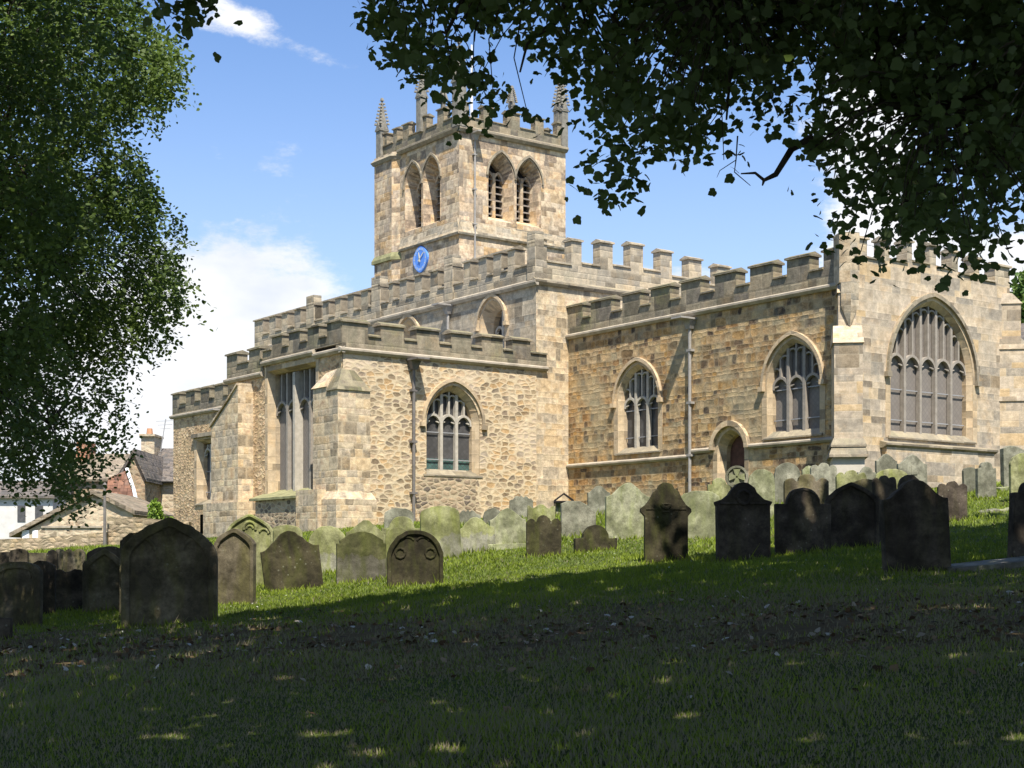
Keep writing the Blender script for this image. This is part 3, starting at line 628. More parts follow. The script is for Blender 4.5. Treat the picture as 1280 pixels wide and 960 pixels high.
# battlements of the clerestory: piers and merlons
rep = [(-.98, -.52), (-1.95, -1.55), (-2.92, -2.52), (-3.95, -3.5), (-4.82, -4.42)]
merl = [(-.35, 0)] + [(-1.70, -1.24), (-2.62, -2.1), (-3.6, -3.05), (-4.6, -4.15), (-5.84, -5.28), (-6.95, -6.4), (-8.1, -7.55), (-9.25, -8.7), (-10.1, -9.75), (-11.37, -10.72), (-12.35, -11.75), (-13.5, -12.95), (-14.6, -14.1), (-15.7, -15.15), (-17.1, -16.4), (-18.35, -17.75), (-19.6, -19.0), (-20.85, -20.2), (-22.4, -21.5)]
parapet(Fs, -22.4, 0, merl, zn+.12, Z(10.86), Z(11.62), d=-.03, th=.45).build('parapet', M['naveparapet'], church)
for a0, a1 in ((-.42, .07), (-5.86, -5.26), (-11.39, -10.7), (-17.1, -16.4)):
    mb = MB(); fbox(mb, Fs, a0, a1, -.1, .3, zn+.1, Z(11.95)); mb.build('parapet_pier', M['naveparapet'], church)
merl = [(-1.46, -1.0), (.15, .63), (1.52, 2.14), (3.02, 3.66), (4.55, 5.15), (6.05, 6.73), (7.6, 8.3)]
rk2 = lambda a: .36*(1-abs(a-3.5)/4.9)
parapet(Fn, -1.5, 8.3, merl, Z(10.26), Z(10.92), Z(11.8), d=.004, th=.42, rake=rk2).build('parapet', M['naveparapet'], church)
mb = MB()
Fnn = SF(13.3, 8.3)
mb.face([Fnn.p(0, 0, GB), Fnn.p(-22.4, 0, GB), Fnn.p(-22.4, 0, zn+.8), Fnn.p(0, 0, zn+.8)])
mb.face([Fs.p(-22.4, 0, GB), Fs.p(-22.4, 9.8, GB), Fs.p(-22.4, 9.8, zn+.8), Fs.p(-22.4, 0, zn+.8)])
mb.face([Fs.p(-22.4, .3, zn+.2), Fs.p(-22.4, 4.9, zn+.9), Fs.p(-.1, 4.9, zn+.9), Fs.p(-.1, .3, zn+.2)])
mb.face([Fs.p(-22.4, 9.8, zn+.2), Fs.p(-22.4, 4.9, zn+.9), Fs.p(-.1, 4.9, zn+.9), Fs.p(-.1, 9.8, zn+.2)])
mb.build('roof', M['gatestone'], church)

# ------------------------------------------------ south transept
Fa = EF(13.3, 0); zt_ = Z(6.97)
ha = [window(Fa, -5.15, 1.12, Z(2.92), Z(4.75), Z(6.10), 3, heads=Z(4.72), hoodmat='dressed', splay=.16, depth=.3)]
mb = MB(); wall(mb, Fa, [(-9.57, GB), (-9.57, zt_), (-1.51, zt_), (-1.51, GB)], ha, d=-.03); mb.build('transept_wall', M['rubble'], church, label='rubble transept wall with thick pale mortar')
mb = MB(); wi_ = .96
fbox(mb, Fa, -5.15-.955, -5.15+.955, .393, .398, Z(3.05), Z(3.55)); mb.build('glass', M['glass_green'], church, label='band of green tinted glass at the foot of the three-light window')
mb = MB(); fbox(mb, Fa, -6.7, -4.2, -.036, -.029, Z(1.6), Z(2.85)); mb.build('wall_patch', M['darkrubble'], church)
string(Fa, -9.72, -1.05, zt_, h=.2, pr=.18).build('string_course', M['string'], church)
mA = [(-9.61, -8.62), (-8.12, -7.2), (-6.68, -5.76), (-5.25, -4.42), (-3.95, -3.03), (-2.6, -1.8)]
parapet(Fa, -9.61, -1.05, mA, zt_+.1, Z(7.58), Z(8.02), d=-.05).build('parapet', M['parapet'], church)
Fts = SF(13.3, -9.57)
hs = [window(Fts, -3.57, 1.78, Z(2.25), Z(6), Z(6.78), 4, 'tracery_dim', 'glass_mesh', heads=Z(5.2), splay=.1, depth=.34, hood=False, square=True, surr=.2, bars=False, sill=False)]
mb = MB(); wall(mb, Fts, [(-8.6, GB), (-8.6, Z(6.75)), (-5.66, Z(6.75)), (-5.66, Z(7.1)), (-1.8, Z(7.1)), (-1.8, zt_), (0, zt_), (0, GB)], hs); mb.build('transept_wall', M['rubble2'], church, label='rough rubble south transept wall with the tall square-headed window')
mb = MB(); fbox(mb, Fts, -3.57-.07, -3.57+.07, .10, .43, Z(2.3), Z(6.6)); mb.build('mullion', M['tracery'], church)
string(Fts, -5.66, -1.8, Z(7.1), h=.2, pr=.16).build('string_course', M['string'], church)
string(Fts, -1.8, .15, zt_, h=.2, pr=.16).build('string_course', M['string'], church)
string(Fts, -8.7, -5.66, Z(6.74), h=.2, pr=.16).build('string_course', M['string'], church)
mT = [(-1.15, .05), (-2.6, -2.0), (-3.4, -3.0), (-3.2, -2.4)]
mT = [(-.95, .0), (-2.3, -1.5), (-3.65, -2.85), (-4.95, -4.15)]
parapet(Fts, -5.66, 0, mT, zt_+.22, Z(7.62), Z(8.06), d=-.05).build('parapet', M['parapet'], church)
parapet(Fts, -8.6, -5.662, [(-6.75, -5.85), (-8.6, -7.7)], Z(6.84), Z(7.38), Z(7.8), d=-.05).build('parapet', M['parapet'], church)
mb = MB(); fprism(mb, Fts, -5.75, -1.35, [(-.55, Z(2.12)), (-.55, Z(2.2)), (.72, Z(2.62)), (.72, Z(2.12))]); mb.build('sill', M['mossledge'], church)
mb = MB(); fbox(mb, Fts, -5.5, -1.6, -.42, -.0, GB, Z(2.12)); mb.build('plinth', M['darkrubble'], church)
mb = MB()
Ftw = SF(21.9, -9.57)
mb.face([Fts.p(-8.6, 0, GB), Fts.p(-8.6, 8, GB), Fts.p(-8.6, 8, Z(7.2)), Fts.p(-8.6, 0, Z(7.2))])
mb.face([Fts.p(-8.6, .2, Z(7.1)), Fts.p(-8.6, 8.05, Z(7.6)), Fts.p(-.1, 8.05, Z(7.6)), Fts.p(-.1, .2, Z(7.1))])
mb.build('roof', M['gatestone'], church)
# clasping corner buttress (south-east corner of the transept)
def clasp(mb, s0, s1, t0, t1, za, zb, ztop):      # box in church s,t with hipped weathering towards the wall corner
    B = [(*pst(s0, t0), za), (*pst(s1, t0), za), (*pst(s1, t1), za), (*pst(s0, t1), za)]
    T = [(x, y, zb) for x, y, _ in B]; mb.hexa(B, T); return T
mb = MB()
s0, t0 = 13.3-.42, -9.57-.42
# east-facing leg and south-facing leg share the corner
T = clasp(mb, s0, 13.6, t0, -8.75, Z(2.2), Z(5.62), 0)
mb.build('buttress', M['quoin'], church); mb = MB()
mb.hexa([(*pst(s0-.05, t0-.05), Z(5.6)), (*pst(13.6, t0-.05), Z(5.6)), (*pst(13.6, -8.70), Z(5.6)), (*pst(s0-.05, -8.70), Z(5.6))],
        [(*pst(13.29, -9.6), Z(6.38)), (*pst(13.6, -9.6), Z(6.38)), (*pst(13.6, -9.15), Z(6.34)), (*pst(13.29, -9.15), Z(6.34))])
mb.build('weathering', M['parapet'], church); mb = MB()
clasp(mb, 13.603, 14.55, t0, -9.4, Z(2.2), Z(5.75), 0); mb.build('buttress', M['quoin'], church); mb = MB()
mb.hexa([(*pst(13.603, t0-.05), Z(5.75)), (*pst(14.6, t0-.05), Z(5.75)), (*pst(14.6, -9.4), Z(5.75)), (*pst(13.603, -9.4), Z(5.75))],
        [(*pst(13.603, -9.58), Z(6.38)), (*pst(14.4, -9.58), Z(6.3)), (*pst(14.4, -9.4), Z(6.3)), (*pst(13.603, -9.4), Z(6.38))])
mb.build('weathering', M['quoin'], church)
mb = MB(); clasp(mb, s0-.15, 13.7, t0-.15, -8.6, GB, Z(2.0), 0)
mb.hexa([(*pst(s0-.15, t0-.15), Z(2.0)), (*pst(13.7, t0-.15), Z(2.0)), (*pst(13.7, -8.6), Z(2.0)), (*pst(s0-.15, -8.6), Z(2.0))],
        [(*pst(s0-.003, t0-.003), Z(2.28)), (*pst(13.7, t0-.003), Z(2.28)), (*pst(13.7, -8.75), Z(2.28)), (*pst(s0-.003, -8.75), Z(2.28))])
clasp(mb, 13.703, 15.2, t0-.3, -9.4, GB, Z(2.35), 0)
mb.build('plinth', M['quoin'], church)
# south-west buttress with long weathering
mb = MB()
fpoly(mb, Fts, [(-6.5, GB), (-6.5, Z(6.35)), (-6.62, Z(6.38)), (-7.15, Z(5.9)), (-8.75, Z(4.95)), (-8.75, GB)], -.62, .1)
fpoly(mb, Fts, [(-7.1, Z(5.98)), (-6.5, Z(6.45)), (-6.5, Z(6.36)), (-8.8, Z(4.98)), (-8.8, Z(5.1))], -.68, .1)
mb.build('buttress', M['quoin'], church)
mb = MB(); fbox(mb, Fts, -8.95, -6.1, -.85, -.0, GB, Z(2.1)); mb.build('plinth', M['quoin'], church)

# ------------------------------------------------ south aisle, west of the transept
Fi = SF(21.7, -5.0)
hs = [window(Fi, -11.75, 1.22, Z(2.55), Z(4.5), Z(5.55), 3, heads=Z(4.75), splay=.16, depth=.36, square=True, surr=.25, bars=True)]
mb = MB(); wall(mb, Fi, [(-15.6, GB), (-15.6, Z(6.8)), (-.2, Z(6.8)), (-.2, GB)], hs+[rect(-12.6, -11.6, Z(1.2), Z(2.1))]); mb.build('aisle_wall', M['rubble2'], church, label='pale rubble aisle wall at the west end')
mb = MB(); fbox(mb, Fi, -12.6, -11.6, .3, .34, Z(1.2), Z(2.1)); mb.build('blocked_doorway', M['brownrubble'], church)
string(Fi, -15.75, -.2, Z(6.82), h=.2, pr=.16).build('string_course', M['string'], church)
mI = [(-15.6, -14.75), (-14.05, -13.05), (-12.45, -11.5), (-10.95, -10.05), (-9.6, -8.5), (-7.9, -6.9)]
parapet(Fi, -15.6, -.2, mI, Z(6.92), Z(7.45), Z(7.98), d=-.05).build('parapet', M['parapet'], church)
mb = MB()
mb.face([Fi.p(-15.6, 0, GB), Fi.p(-15.6, 3.6, GB), Fi.p(-15.6, 3.6, Z(7.3)), Fi.p(-15.6, 0, Z(7.3))])
mb.face([Fi.p(-15.6, .1, Z(6.9)), Fi.p(-15.6, 3.6, Z(7.6)), Fi.p(-.2, 3.6, Z(7.6)), Fi.p(-.2, .1, Z(6.9))])
mb.build('roof', M['gatestone'], church)

# ------------------------------------------------ tower
tx, ty = (574-640)/FPX*75.6, 75.6
Ftr = Frame((tx, ty), V2, U2); Ftl = Frame((tx, ty), (-U2[0], -U2[1]), V2)
zts, ztp = Z(16.43), Z(21.7); TW, TL = 6.8, 7.3
hr, hl = [], []
for ac in (2.58, 4.36): hr.append((ac, .80))
for ac in (-2.5, -4.25): hl.append((ac, .80))
def belfry(F, ac, w):
    z0, zs_, za = Z(17.3), Z(19.55), Z(20.75)
    out_ = opening(ac, w, z0, zs_, za); inn = opening(ac, w-.22, z0+.35, zs_-.05, za-.34)
    mb = MB(); loft(mb, F, out_, 0, inn, .75); loft(mb, F, inn, .75, inn, 1.0)
    o2 = [(ac-w-.035, z0)] + arch(ac, w+.035, zs_, za+.07) + [(ac+w+.035, z0)]; band(mb, F, out_, o2, -.02, .0)
    wn = mb.build('belfry_window', M['tower'], church)
    t = MB(); wi = w-.22
    fbox(t, F, ac-.09, ac+.09, .60, .80, z0+.3, zs_+.35)
    for s_ in (-1, 1): barcurve(t, F, arch(ac+s_*wi/2, wi/2, zs_-.1, zs_+.4, 6), .12, .62, .79)
    t.build('tracery', M['tower'], wn)
    l = MB(); n = 6
    for k in range(n):
        zz = z0+.45+k*.36
        fprism(l, F, ac-wi, ac+wi, [(.66, zz), (.66, zz+.05), (.96, zz+.19), (.96, zz+.14)])
    l.build('louvre', M['louvre'], wn)
    b = MB(); b.face([F.p(a, .98, z) for a, z in inn]); b.build('dark_opening', M['dark'], wn, norm=False)
    h_ = MB(); band(h_, F, arch(ac, w+.05, zs_, za+.08), arch(ac, w+.14, zs_, za+.21), -.1, .0); h_.build('hood_mould', M['dressedgrey'], wn)
    return out_
H = [belfry(Ftr, a, w) for a, w in hr]
mb = MB(); wall(mb, Ftr, [(0, GB), (0, ztp), (TW, ztp), (TW, GB)], H); 
HL = [belfry(Ftl, a, w) for a, w in hl]
wall(mb, Ftl, [(-TL, GB), (-TL, ztp), (0, ztp), (0, GB)], HL)
mb.face([Ftr.p(TW, 0, GB), Ftr.p(TW, TL, GB), Ftr.p(TW, TL, ztp), Ftr.p(TW, 0, ztp)])
mb.face([Ftl.p(-TL, 0, GB), Ftl.p(-TL, TW, GB), Ftl.p(-TL, TW, ztp), Ftl.p(-TL, 0, ztp)])
mb.face([Ftl.p(-TL, 0, ztp), Ftl.p(-TL, TW, ztp), Ftl.p(0, TW, ztp), Ftl.p(0, 0, ztp)])
mb.build('tower', M['tower'], church, label='square tower of mottled stone with paired belfry windows')
# stair turret on the left edge, canted
mb = MB()
def tring(z, e=0): return [Ftl.p(-7.72-e, -.28-e, z), Ftl.p(-5.95+e*.5, -.28-e, z), Ftl.p(-5.55+e, 0, z), Ftl.p(-5.55+e, .8, z), Ftl.p(-7.72-e, .8, z)]
mb.prism(tring(GB), tring(ztp)); mb.build('stair_turret', M['tower'], church)
mb = MB(); mb.prism(tring(Z(15.95), .12), tring(Z(16.12), .12)); mb.prism(tring(Z(16.12), .12), tring(Z(16.36), .01)); mb.build('string_course', M['mossledge'], church)
mb = MB(); mb.prism(tring(Z(21.28), .06), tring(Z(21.45), .16)); mb.prism(tring(Z(21.45), .16), tring(Z(21.62), .01)); mb.build('string_course', M['dressedgrey'], church)
for F, a0, a1 in ((Ftr, -.16, TW+.02), (Ftl, -5.55, .16)):
    string(F, a0, a1, ztp-.06, h=.34, pr=.24).build('string_course', M['dressedgrey'], church)
    mb = MB(); fprism(mb, F, a0+.04, a1-.04 if F is Ftl else a1, [(.02, zts-.1), (-.12, zts-.1), (-.16, zts), (-.1, zts+.14), (.02, Z(17.15))]); mb.build('ledge', M['nave'], church)
mR = [(0, .55), (1.45, 2.0), (2.95, 3.75), (4.75, 5.3), (6.2, TW)]
parapet(Ftr, -.05, TW, mR, ztp+.1, Z(22.35), Z(23.05), d=-.06, th=.4).build('parapet', M['parapet'], church)
mL = [(-.5, .0), (-1.9, -1.3), (-3.65, -2.9), (-5.2, -4.6), (-6.15, -5.75), (-7.7, -7.15)]
parapet(Ftl, -7.72, -.05, mL, ztp+.1, Z(22.35), Z(23.05), d=-.06, th=.4).build('parapet', M['parapet'], church)
for F, dd in ((Ftl, TW-.4), (Ftr, TL-.4)):
    parapet(F, -7.7 if F is Ftl else 0, 0 if F is Ftl else TW, mL if F is Ftl else mR, ztp, Z(22.35), Z(23.05), d=dd, th=.4).build('parapet', M['parapet'], church)
def pinnacle(F, a, d, z0, z1, w, h, name='pinnacle'):
    w *= .84; h *= .95
    mb = MB(); fbox(mb, F, a-w/2, a+w/2, d-w/2, d+w/2, z0, z1)
    # gablets then crocketed spire
    fbox(mb, F, a-w*.6, a+w*.6, d-w*.6, d+w*.6, z1, z1+.08)
    for (u0, v0) in ((0, -1), (0, 1), (-1, 0), (1, 0)):
        c = (a+u0*w*.55, d+v0*w*.55)
        if v0: mb.prism([F.p(a-w*.5, c[1]-.03, z1+.08), F.p(a+w*.5, c[1]-.03, z1+.08), F.p(a, c[1]-.03, z1+.08+w*.9)], [F.p(a-w*.5, c[1]+.03, z1+.08), F.p(a+w*.5, c[1]+.03, z1+.08), F.p(a, c[1]+.03, z1+.08+w*.9)])
        else: mb.prism([F.p(c[0]-.03, d-w*.5, z1+.08), F.p(c[0]-.03, d+w*.5, z1+.08), F.p(c[0]-.03, d, z1+.08+w*.9)], [F.p(c[0]+.03, d-w*.5, z1+.08), F.p(c[0]+.03, d+w*.5, z1+.08), F.p(c[0]+.03, d, z1+.08+w*.9)])
    r0 = w*.46; top = z1+h
    mb.prism([F.p(a+r0*x, d+r0*y, z1+.085) for x, y in ((-1, -1), (1, -1), (1, 1), (-1, 1))], [F.p(a+.03*x, d+.03*y, top) for x, y in ((-1, -1), (1, -1), (1, 1), (-1, 1))])
    for k in range(7):
        f = .18+.7*k/6; r = r0*(1-f)+.03; s = .075*(1-.35*f); zz = z1+.08+(h-.08)*f
        for x, y in ((-1, -1), (1, -1), (1, 1), (-1, 1)):
            cx, cy = a+(r+s*.5)*x, d+(r+s*.5)*y
            mb.prism([F.p(cx-s, cy-s, zz), F.p(cx+s, cy-s, zz), F.p(cx+s, cy+s, zz), F.p(cx-s, cy+s, zz)], [F.p(cx-s*.6+.02*x, cy-s*.6, zz+s*1.5), F.p(cx+s*.6, cy-s*.6, zz+s*1.5), F.p(cx+s*.6, cy+s*.6, zz+s*1.5), F.p(cx-s*.6, cy+s*.6, zz+s*1.5)])
    mb.prism([F.p(a+.09*x, d+.09*y, top) for x, y in ((-1, -1), (1, -1), (1, 1), (-1, 1))], [F.p(a+.05*x, d+.05*y, top+.16) for x, y in ((-1, -1), (1, -1), (1, 1), (-1, 1))])
    mb.build(name, M['pinnacle'], church)
pinnacle(Ftl, -7.42, .02, Z(21.5), Z(23.15), .56, 1.75)
pinnacle(Ftl, -3.42, -.02, Z(22.2), Z(23.95), .5, 1.6)
pinnacle(Ftr, .0, .0, ztp, Z(23.9), .62, 2.1)
pinnacle(Ftr, 3.35, .1, Z(22.9), Z(23.3), .3, 1.0)
pinnacle(Ftr, 6.62, .0, ztp-.05, Z(23.6), .46, 1.6)
pinnacle(Ftl, -1.6, .1, Z(22.9), Z(23.25), .22, .7)
pinnacle(Ftl, -.3, TW-.2, ztp, Z(23.7), .5, 1.7)
pinnacle(Ftl, -7.0, TW-.2, ztp, Z(23.7), .5, 1.7)
mb = MB(); mb.tube([Ftl.p(-2.5, 2.5, ztp), Ftl.p(-2.5, 2.5, Z(27))], [.09, .05], 8); mb.build('flagpole', M['white'], church)
# clock
ck = (-3.46, 15.62)
cr_ = lambda k: .70/((abs(math.cos(k*math.pi/18))**1.6+abs(math.sin(k*math.pi/18))**1.6)**.625)
mb = MB(); mb.prism([Ftl.p(ck[0]+cr_(k)*math.cos(k*math.pi/18), .0, Z(ck[1])+cr_(k)*math.sin(k*math.pi/18)) for k in range(36)], [Ftl.p(ck[0]+.98*cr_(k)*math.cos(k*math.pi/18), -.1, Z(ck[1])+.98*cr_(k)*math.sin(k*math.pi/18)) for k in range(36)])
clk = mb.build('clock', M['blue'], church, label='blue clock face with rounded corners')
mb = MB()
for k in range(36):
    a0, a1 = k*math.pi/18, (k+1)*math.pi/18; q = lambda r, a: Ftl.p(ck[0]+r*math.cos(a), -.105, Z(ck[1])+r*math.sin(a))
    mb.face([q(.46, a0), q(.61, a0), q(.61, a1), q(.46, a1)])
mb.build('chapter_ring', M['paleblue'], clk, norm=False)
mb = MB()
for k in range(12):
    a = k*math.pi/6; c_, s_ = math.cos(a), math.sin(a); q = lambda r, w_: Ftl.p(ck[0]+r*c_-w_*s_, -.112, Z(ck[1])+r*s_+w_*c_)
    mb.face([q(.48, -.02), q(.59, -.02), q(.59, .02), q(.48, .02)])
mb.build('hour_mark', M['gold'], clk, norm=False)
def hand(ang, L, w_):
    mb = MB(); c_, s_ = math.sin(ang), math.cos(ang)
    q = lambda r, w1, d: Ftl.p(ck[0]+r*c_+w1*s_, d, Z(ck[1])+r*s_-w1*c_)
    mb.prism([q(-.16, -w_, -.13), q(-.16, w_, -.13), q(L*.9, w_*.6, -.13), q(L, 0, -.13), q(L*.9, -w_*.6, -.13)], [q(-.16, -w_, -.15), q(-.16, w_, -.15), q(L*.9, w_*.6, -.15), q(L, 0, -.15), q(L*.9, -w_*.6, -.15)])
    mb.build('clock_hand', M['gold'], clk)
hand(R(-12), .36, .045); hand(R(52), .52, .035)

# pipes and hoppers
def pipe(F, a, z0, z1, hop=True, r=.055, mat='lead', off=-.12, name='drainpipe'):
    mb = MB(); mb.tube([F.p(a, off, z0), F.p(a, off, z1)], r, 8)
    pp = mb.build(name, M[mat], church, smooth=False)
    b = MB()
    for zz in np.arange(z1-.8, z0+.3, -1.75): fbox(b, F, a-r*2, a+r*2, off-.06, .0, zz, zz+.08)
    b.build('bracket', M[mat], pp)
    if hop:
        h = MB(); h.hexa([F.p(a-.09, off-.09, z1-.05), F.p(a+.09, off-.09, z1-.05), F.p(a+.09, -.01, z1-.05), F.p(a-.09, -.01, z1-.05)], [F.p(a-.2, off-.16, z1+.25), F.p(a+.2, off-.16, z1+.25), F.p(a+.2, -.01, z1+.25), F.p(a-.2, -.01, z1+.25)])
        fbox(h, F, a-.24, a+.24, off-.62, -.0, z1+.25, z1+.31); h.build('hopper', M[mat], pp)
pipe(Fc, -6.66, Z(1.2), Z(7.75), mat='leadpale')
pipe(Fa, -6.86, Z(.8), Z(6.55), mat='lead', off=-.15)
pipe(Fs, -5.55, Z(7.3), Z(9.7), mat='leadpale')
pipe(Ftr, .88, Z(12), Z(21.2), mat='leadpale', r=.05, hop=True)
pipe(Fi, -9.9, Z(2), Z(6.4), mat='leadpale')

# north chapel roof seen past the east wall
chapel = empty('chapel', (*pst(4, 11), EYE+2), 0, label='low slate-roofed stone chapel at the right edge behind the east wall', cat='building')
Fk = EF(2.2, 0)
mb = MB(); fbox(mb, Fk, 9.6, 17, 0, 9, GB, Z(6.1)); mb.build('wall', M['ashlar'], chapel)
mb = MB(); mb.prism([Fk.p(9.3, -.3, Z(6.0)), Fk.p(17.3, -.3, Z(6.0)), Fk.p(13.3, -.3, Z(8.7))], [Fk.p(9.3, 9.3, Z(6.0)), Fk.p(17.3, 9.3, Z(6.0)), Fk.p(13.3, 9.3, Z(8.7))]); mb.build('roof', M['slate'], chapel)

# ---------------------------------------------------------------- gravestones
def circ(cx, cz, r, a0, a1, n): return [(cx+r*math.cos(R(a0+(a1-a0)*k/n)), cz+r*math.sin(R(a0+(a1-a0)*k/n))) for k in range(n+1)]
def profile(kind, w, h):
    """outline from the left foot over the head to the right foot, in metres"""
    a = w/2
    if kind == 'round': r = min(a, h*.5); return [(-a, 0)] + [(a*math.cos(R(180-k*10)), h-r+r*math.sin(R(k*10))) for k in range(19)] + [(a, 0)]
    if kind == 'segment': r = w*.16; return [(-a, 0), (-a, h-r*1.5), (-a*.86, h-r*1.5)] + [(-a*.86+a*1.72*k/12, h-r*1.1+r*1.1*math.sin(math.pi*k/12)) for k in range(13)] + [(a*.86, h-r*1.5), (a, h-r*1.5), (a, 0)]
    if kind == 'softround': r = w*.26; return [(-a, 0)] + [(-a*math.cos(math.pi*k/14), h-r+r*math.sin(math.pi*k/14)**.8) for k in range(15)] + [(a, 0)]
    if kind == 'point':
        q = [(-a, h-.43*w), (-a*.985, h-.36*w), (-a*.92, h-.285*w), (-a*.8, h-.225*w), (-a*.6, h-.15*w), (-a*.35, h-.075*w), (-a*.12, h-.018*w), (0, h)]
        return [(-a, 0)] + q + [(-x, z) for x, z in q[-2::-1]] + [(a, 0)]
    if kind == 'gable': r = w*.34; return [(-a, 0), (-a, h-r-.05), (-a*.96, h-r), (-a*.5, h-r*.42), (0, h), (a*.5, h-r*.42), (a*.96, h-r), (a, h-r-.05), (a, 0)]
    if kind == 'ogee':
        r = w*.30; P = [(-a, 0), (-a, h-r)]
        for k in range(17):
            x = -a*.94+a*1.88*k/16; P.append((x, h-r+r*(.5+.5*math.cos(math.pi*x/(a*.94)))**.9))
        return P + [(a, h-r), (a, 0)]
    if kind == 'shoulder':
        c = a*.62; r = c*.95; P = [(-a, 0), (-a, h-r*1.02), (-c-.02, h-r*1.02)]
        return P + [(-c*math.cos(R(k*15)), h-r+r*math.sin(R(k*15))) for k in range(13)] + [(c+.02, h-r*1.02), (a, h-r*1.02), (a, 0)]
    if kind == 'lobes':
        r = w*.2; P = [(-a, 0)] + circ(-a*.72, h-r*1.15, a*.28, 180, 20, 6) + circ(0, h-a*.42, a*.42, 165, 15, 8) + circ(a*.72, h-r*1.15, a*.28, 160, 0, 6)
        return P + [(a, 0)]
    if kind == 'spiky': return [(-a, 0), (-a, h*.93), (-a*.85, h*.95), (-a*.62, h*.86), (-a*.4, h*.9), (-a*.2, h*.985), (0, h), (a*.2, h*.97), (a*.42, h*.88), (a*.6, h*.85), (a*.85, h*.94), (a, h*.92), (a, 0)]
    if kind == 'scroll': return [(-a, 0), (-a, h-.24*w), (-a*.95, h-.2*w), (-a*.7, h-.17*w), (-a*.5, h-.05*w), (-a*.32, h-.02*w), (-a*.16, h-.08*w), (0, h), (a*.16, h-.08*w), (a*.32, h-.02*w), (a*.5, h-.05*w), (a*.7, h-.17*w), (a*.95, h-.2*w), (a, h-.24*w), (a, 0)]
    if kind == 'bottle':
        b = a*.86; return [(-b, 0), (-b, h*.58), (-a, h*.63), (-a, h*.675), (-a*.8, h*.72), (-a*.62, h*.80), (-a*.5, h*.89)] + circ(0, h-a*.34, a*.36, 165, 15, 8) + [(a*.5, h*.89), (a*.62, h*.80), (a*.8, h*.72), (a, h*.675), (a, h*.63), (b, h*.58), (b, 0)]
    if kind == 'cyma':
        b = a*.93; P = [(-b, 0), (-b, h*.70), (-a, h*.735), (-a, h*.755), (-a*.72, h*.79), (-a*.54, h*.85)] + circ(0, h-a*.5, a*.5, 160, 20, 8) + [(a*.54, h*.85), (a*.72, h*.79), (a, h*.755), (a, h*.735), (b, h*.70), (b, 0)]; return P
    if kind == 'rough': return [(-a, 0), (-a, h*.80), (-a*.8, h*.9), (-a*.45, h*.97), (-a*.2, h*.99), (-a*.02, h*.93), (a*.2, h*.94), (a*.5, h), (a*.8, h*.97), (a, h*.9), (a, 0)]
    if kind == 'swan': return [(-a, 0), (-a, h*.92), (-a*.6, h), (a*.1, h*.985), (a*.5, h*.90), (a*.8, h*.74), (a, h*.70), (a, 0)]
    if kind == 'flat': return [(-a, 0), (-a, h*.97), (-a*.9, h), (a*.9, h), (a, h*.97), (a, 0)]
    if kind == 'slope': return [(-a, 0), (-a, h*.93), (-a*.4, h), (a*.3, h*.985), (a, h*.9), (a, 0)]
    raise KeyError(kind)
NST = 0; STONES = []
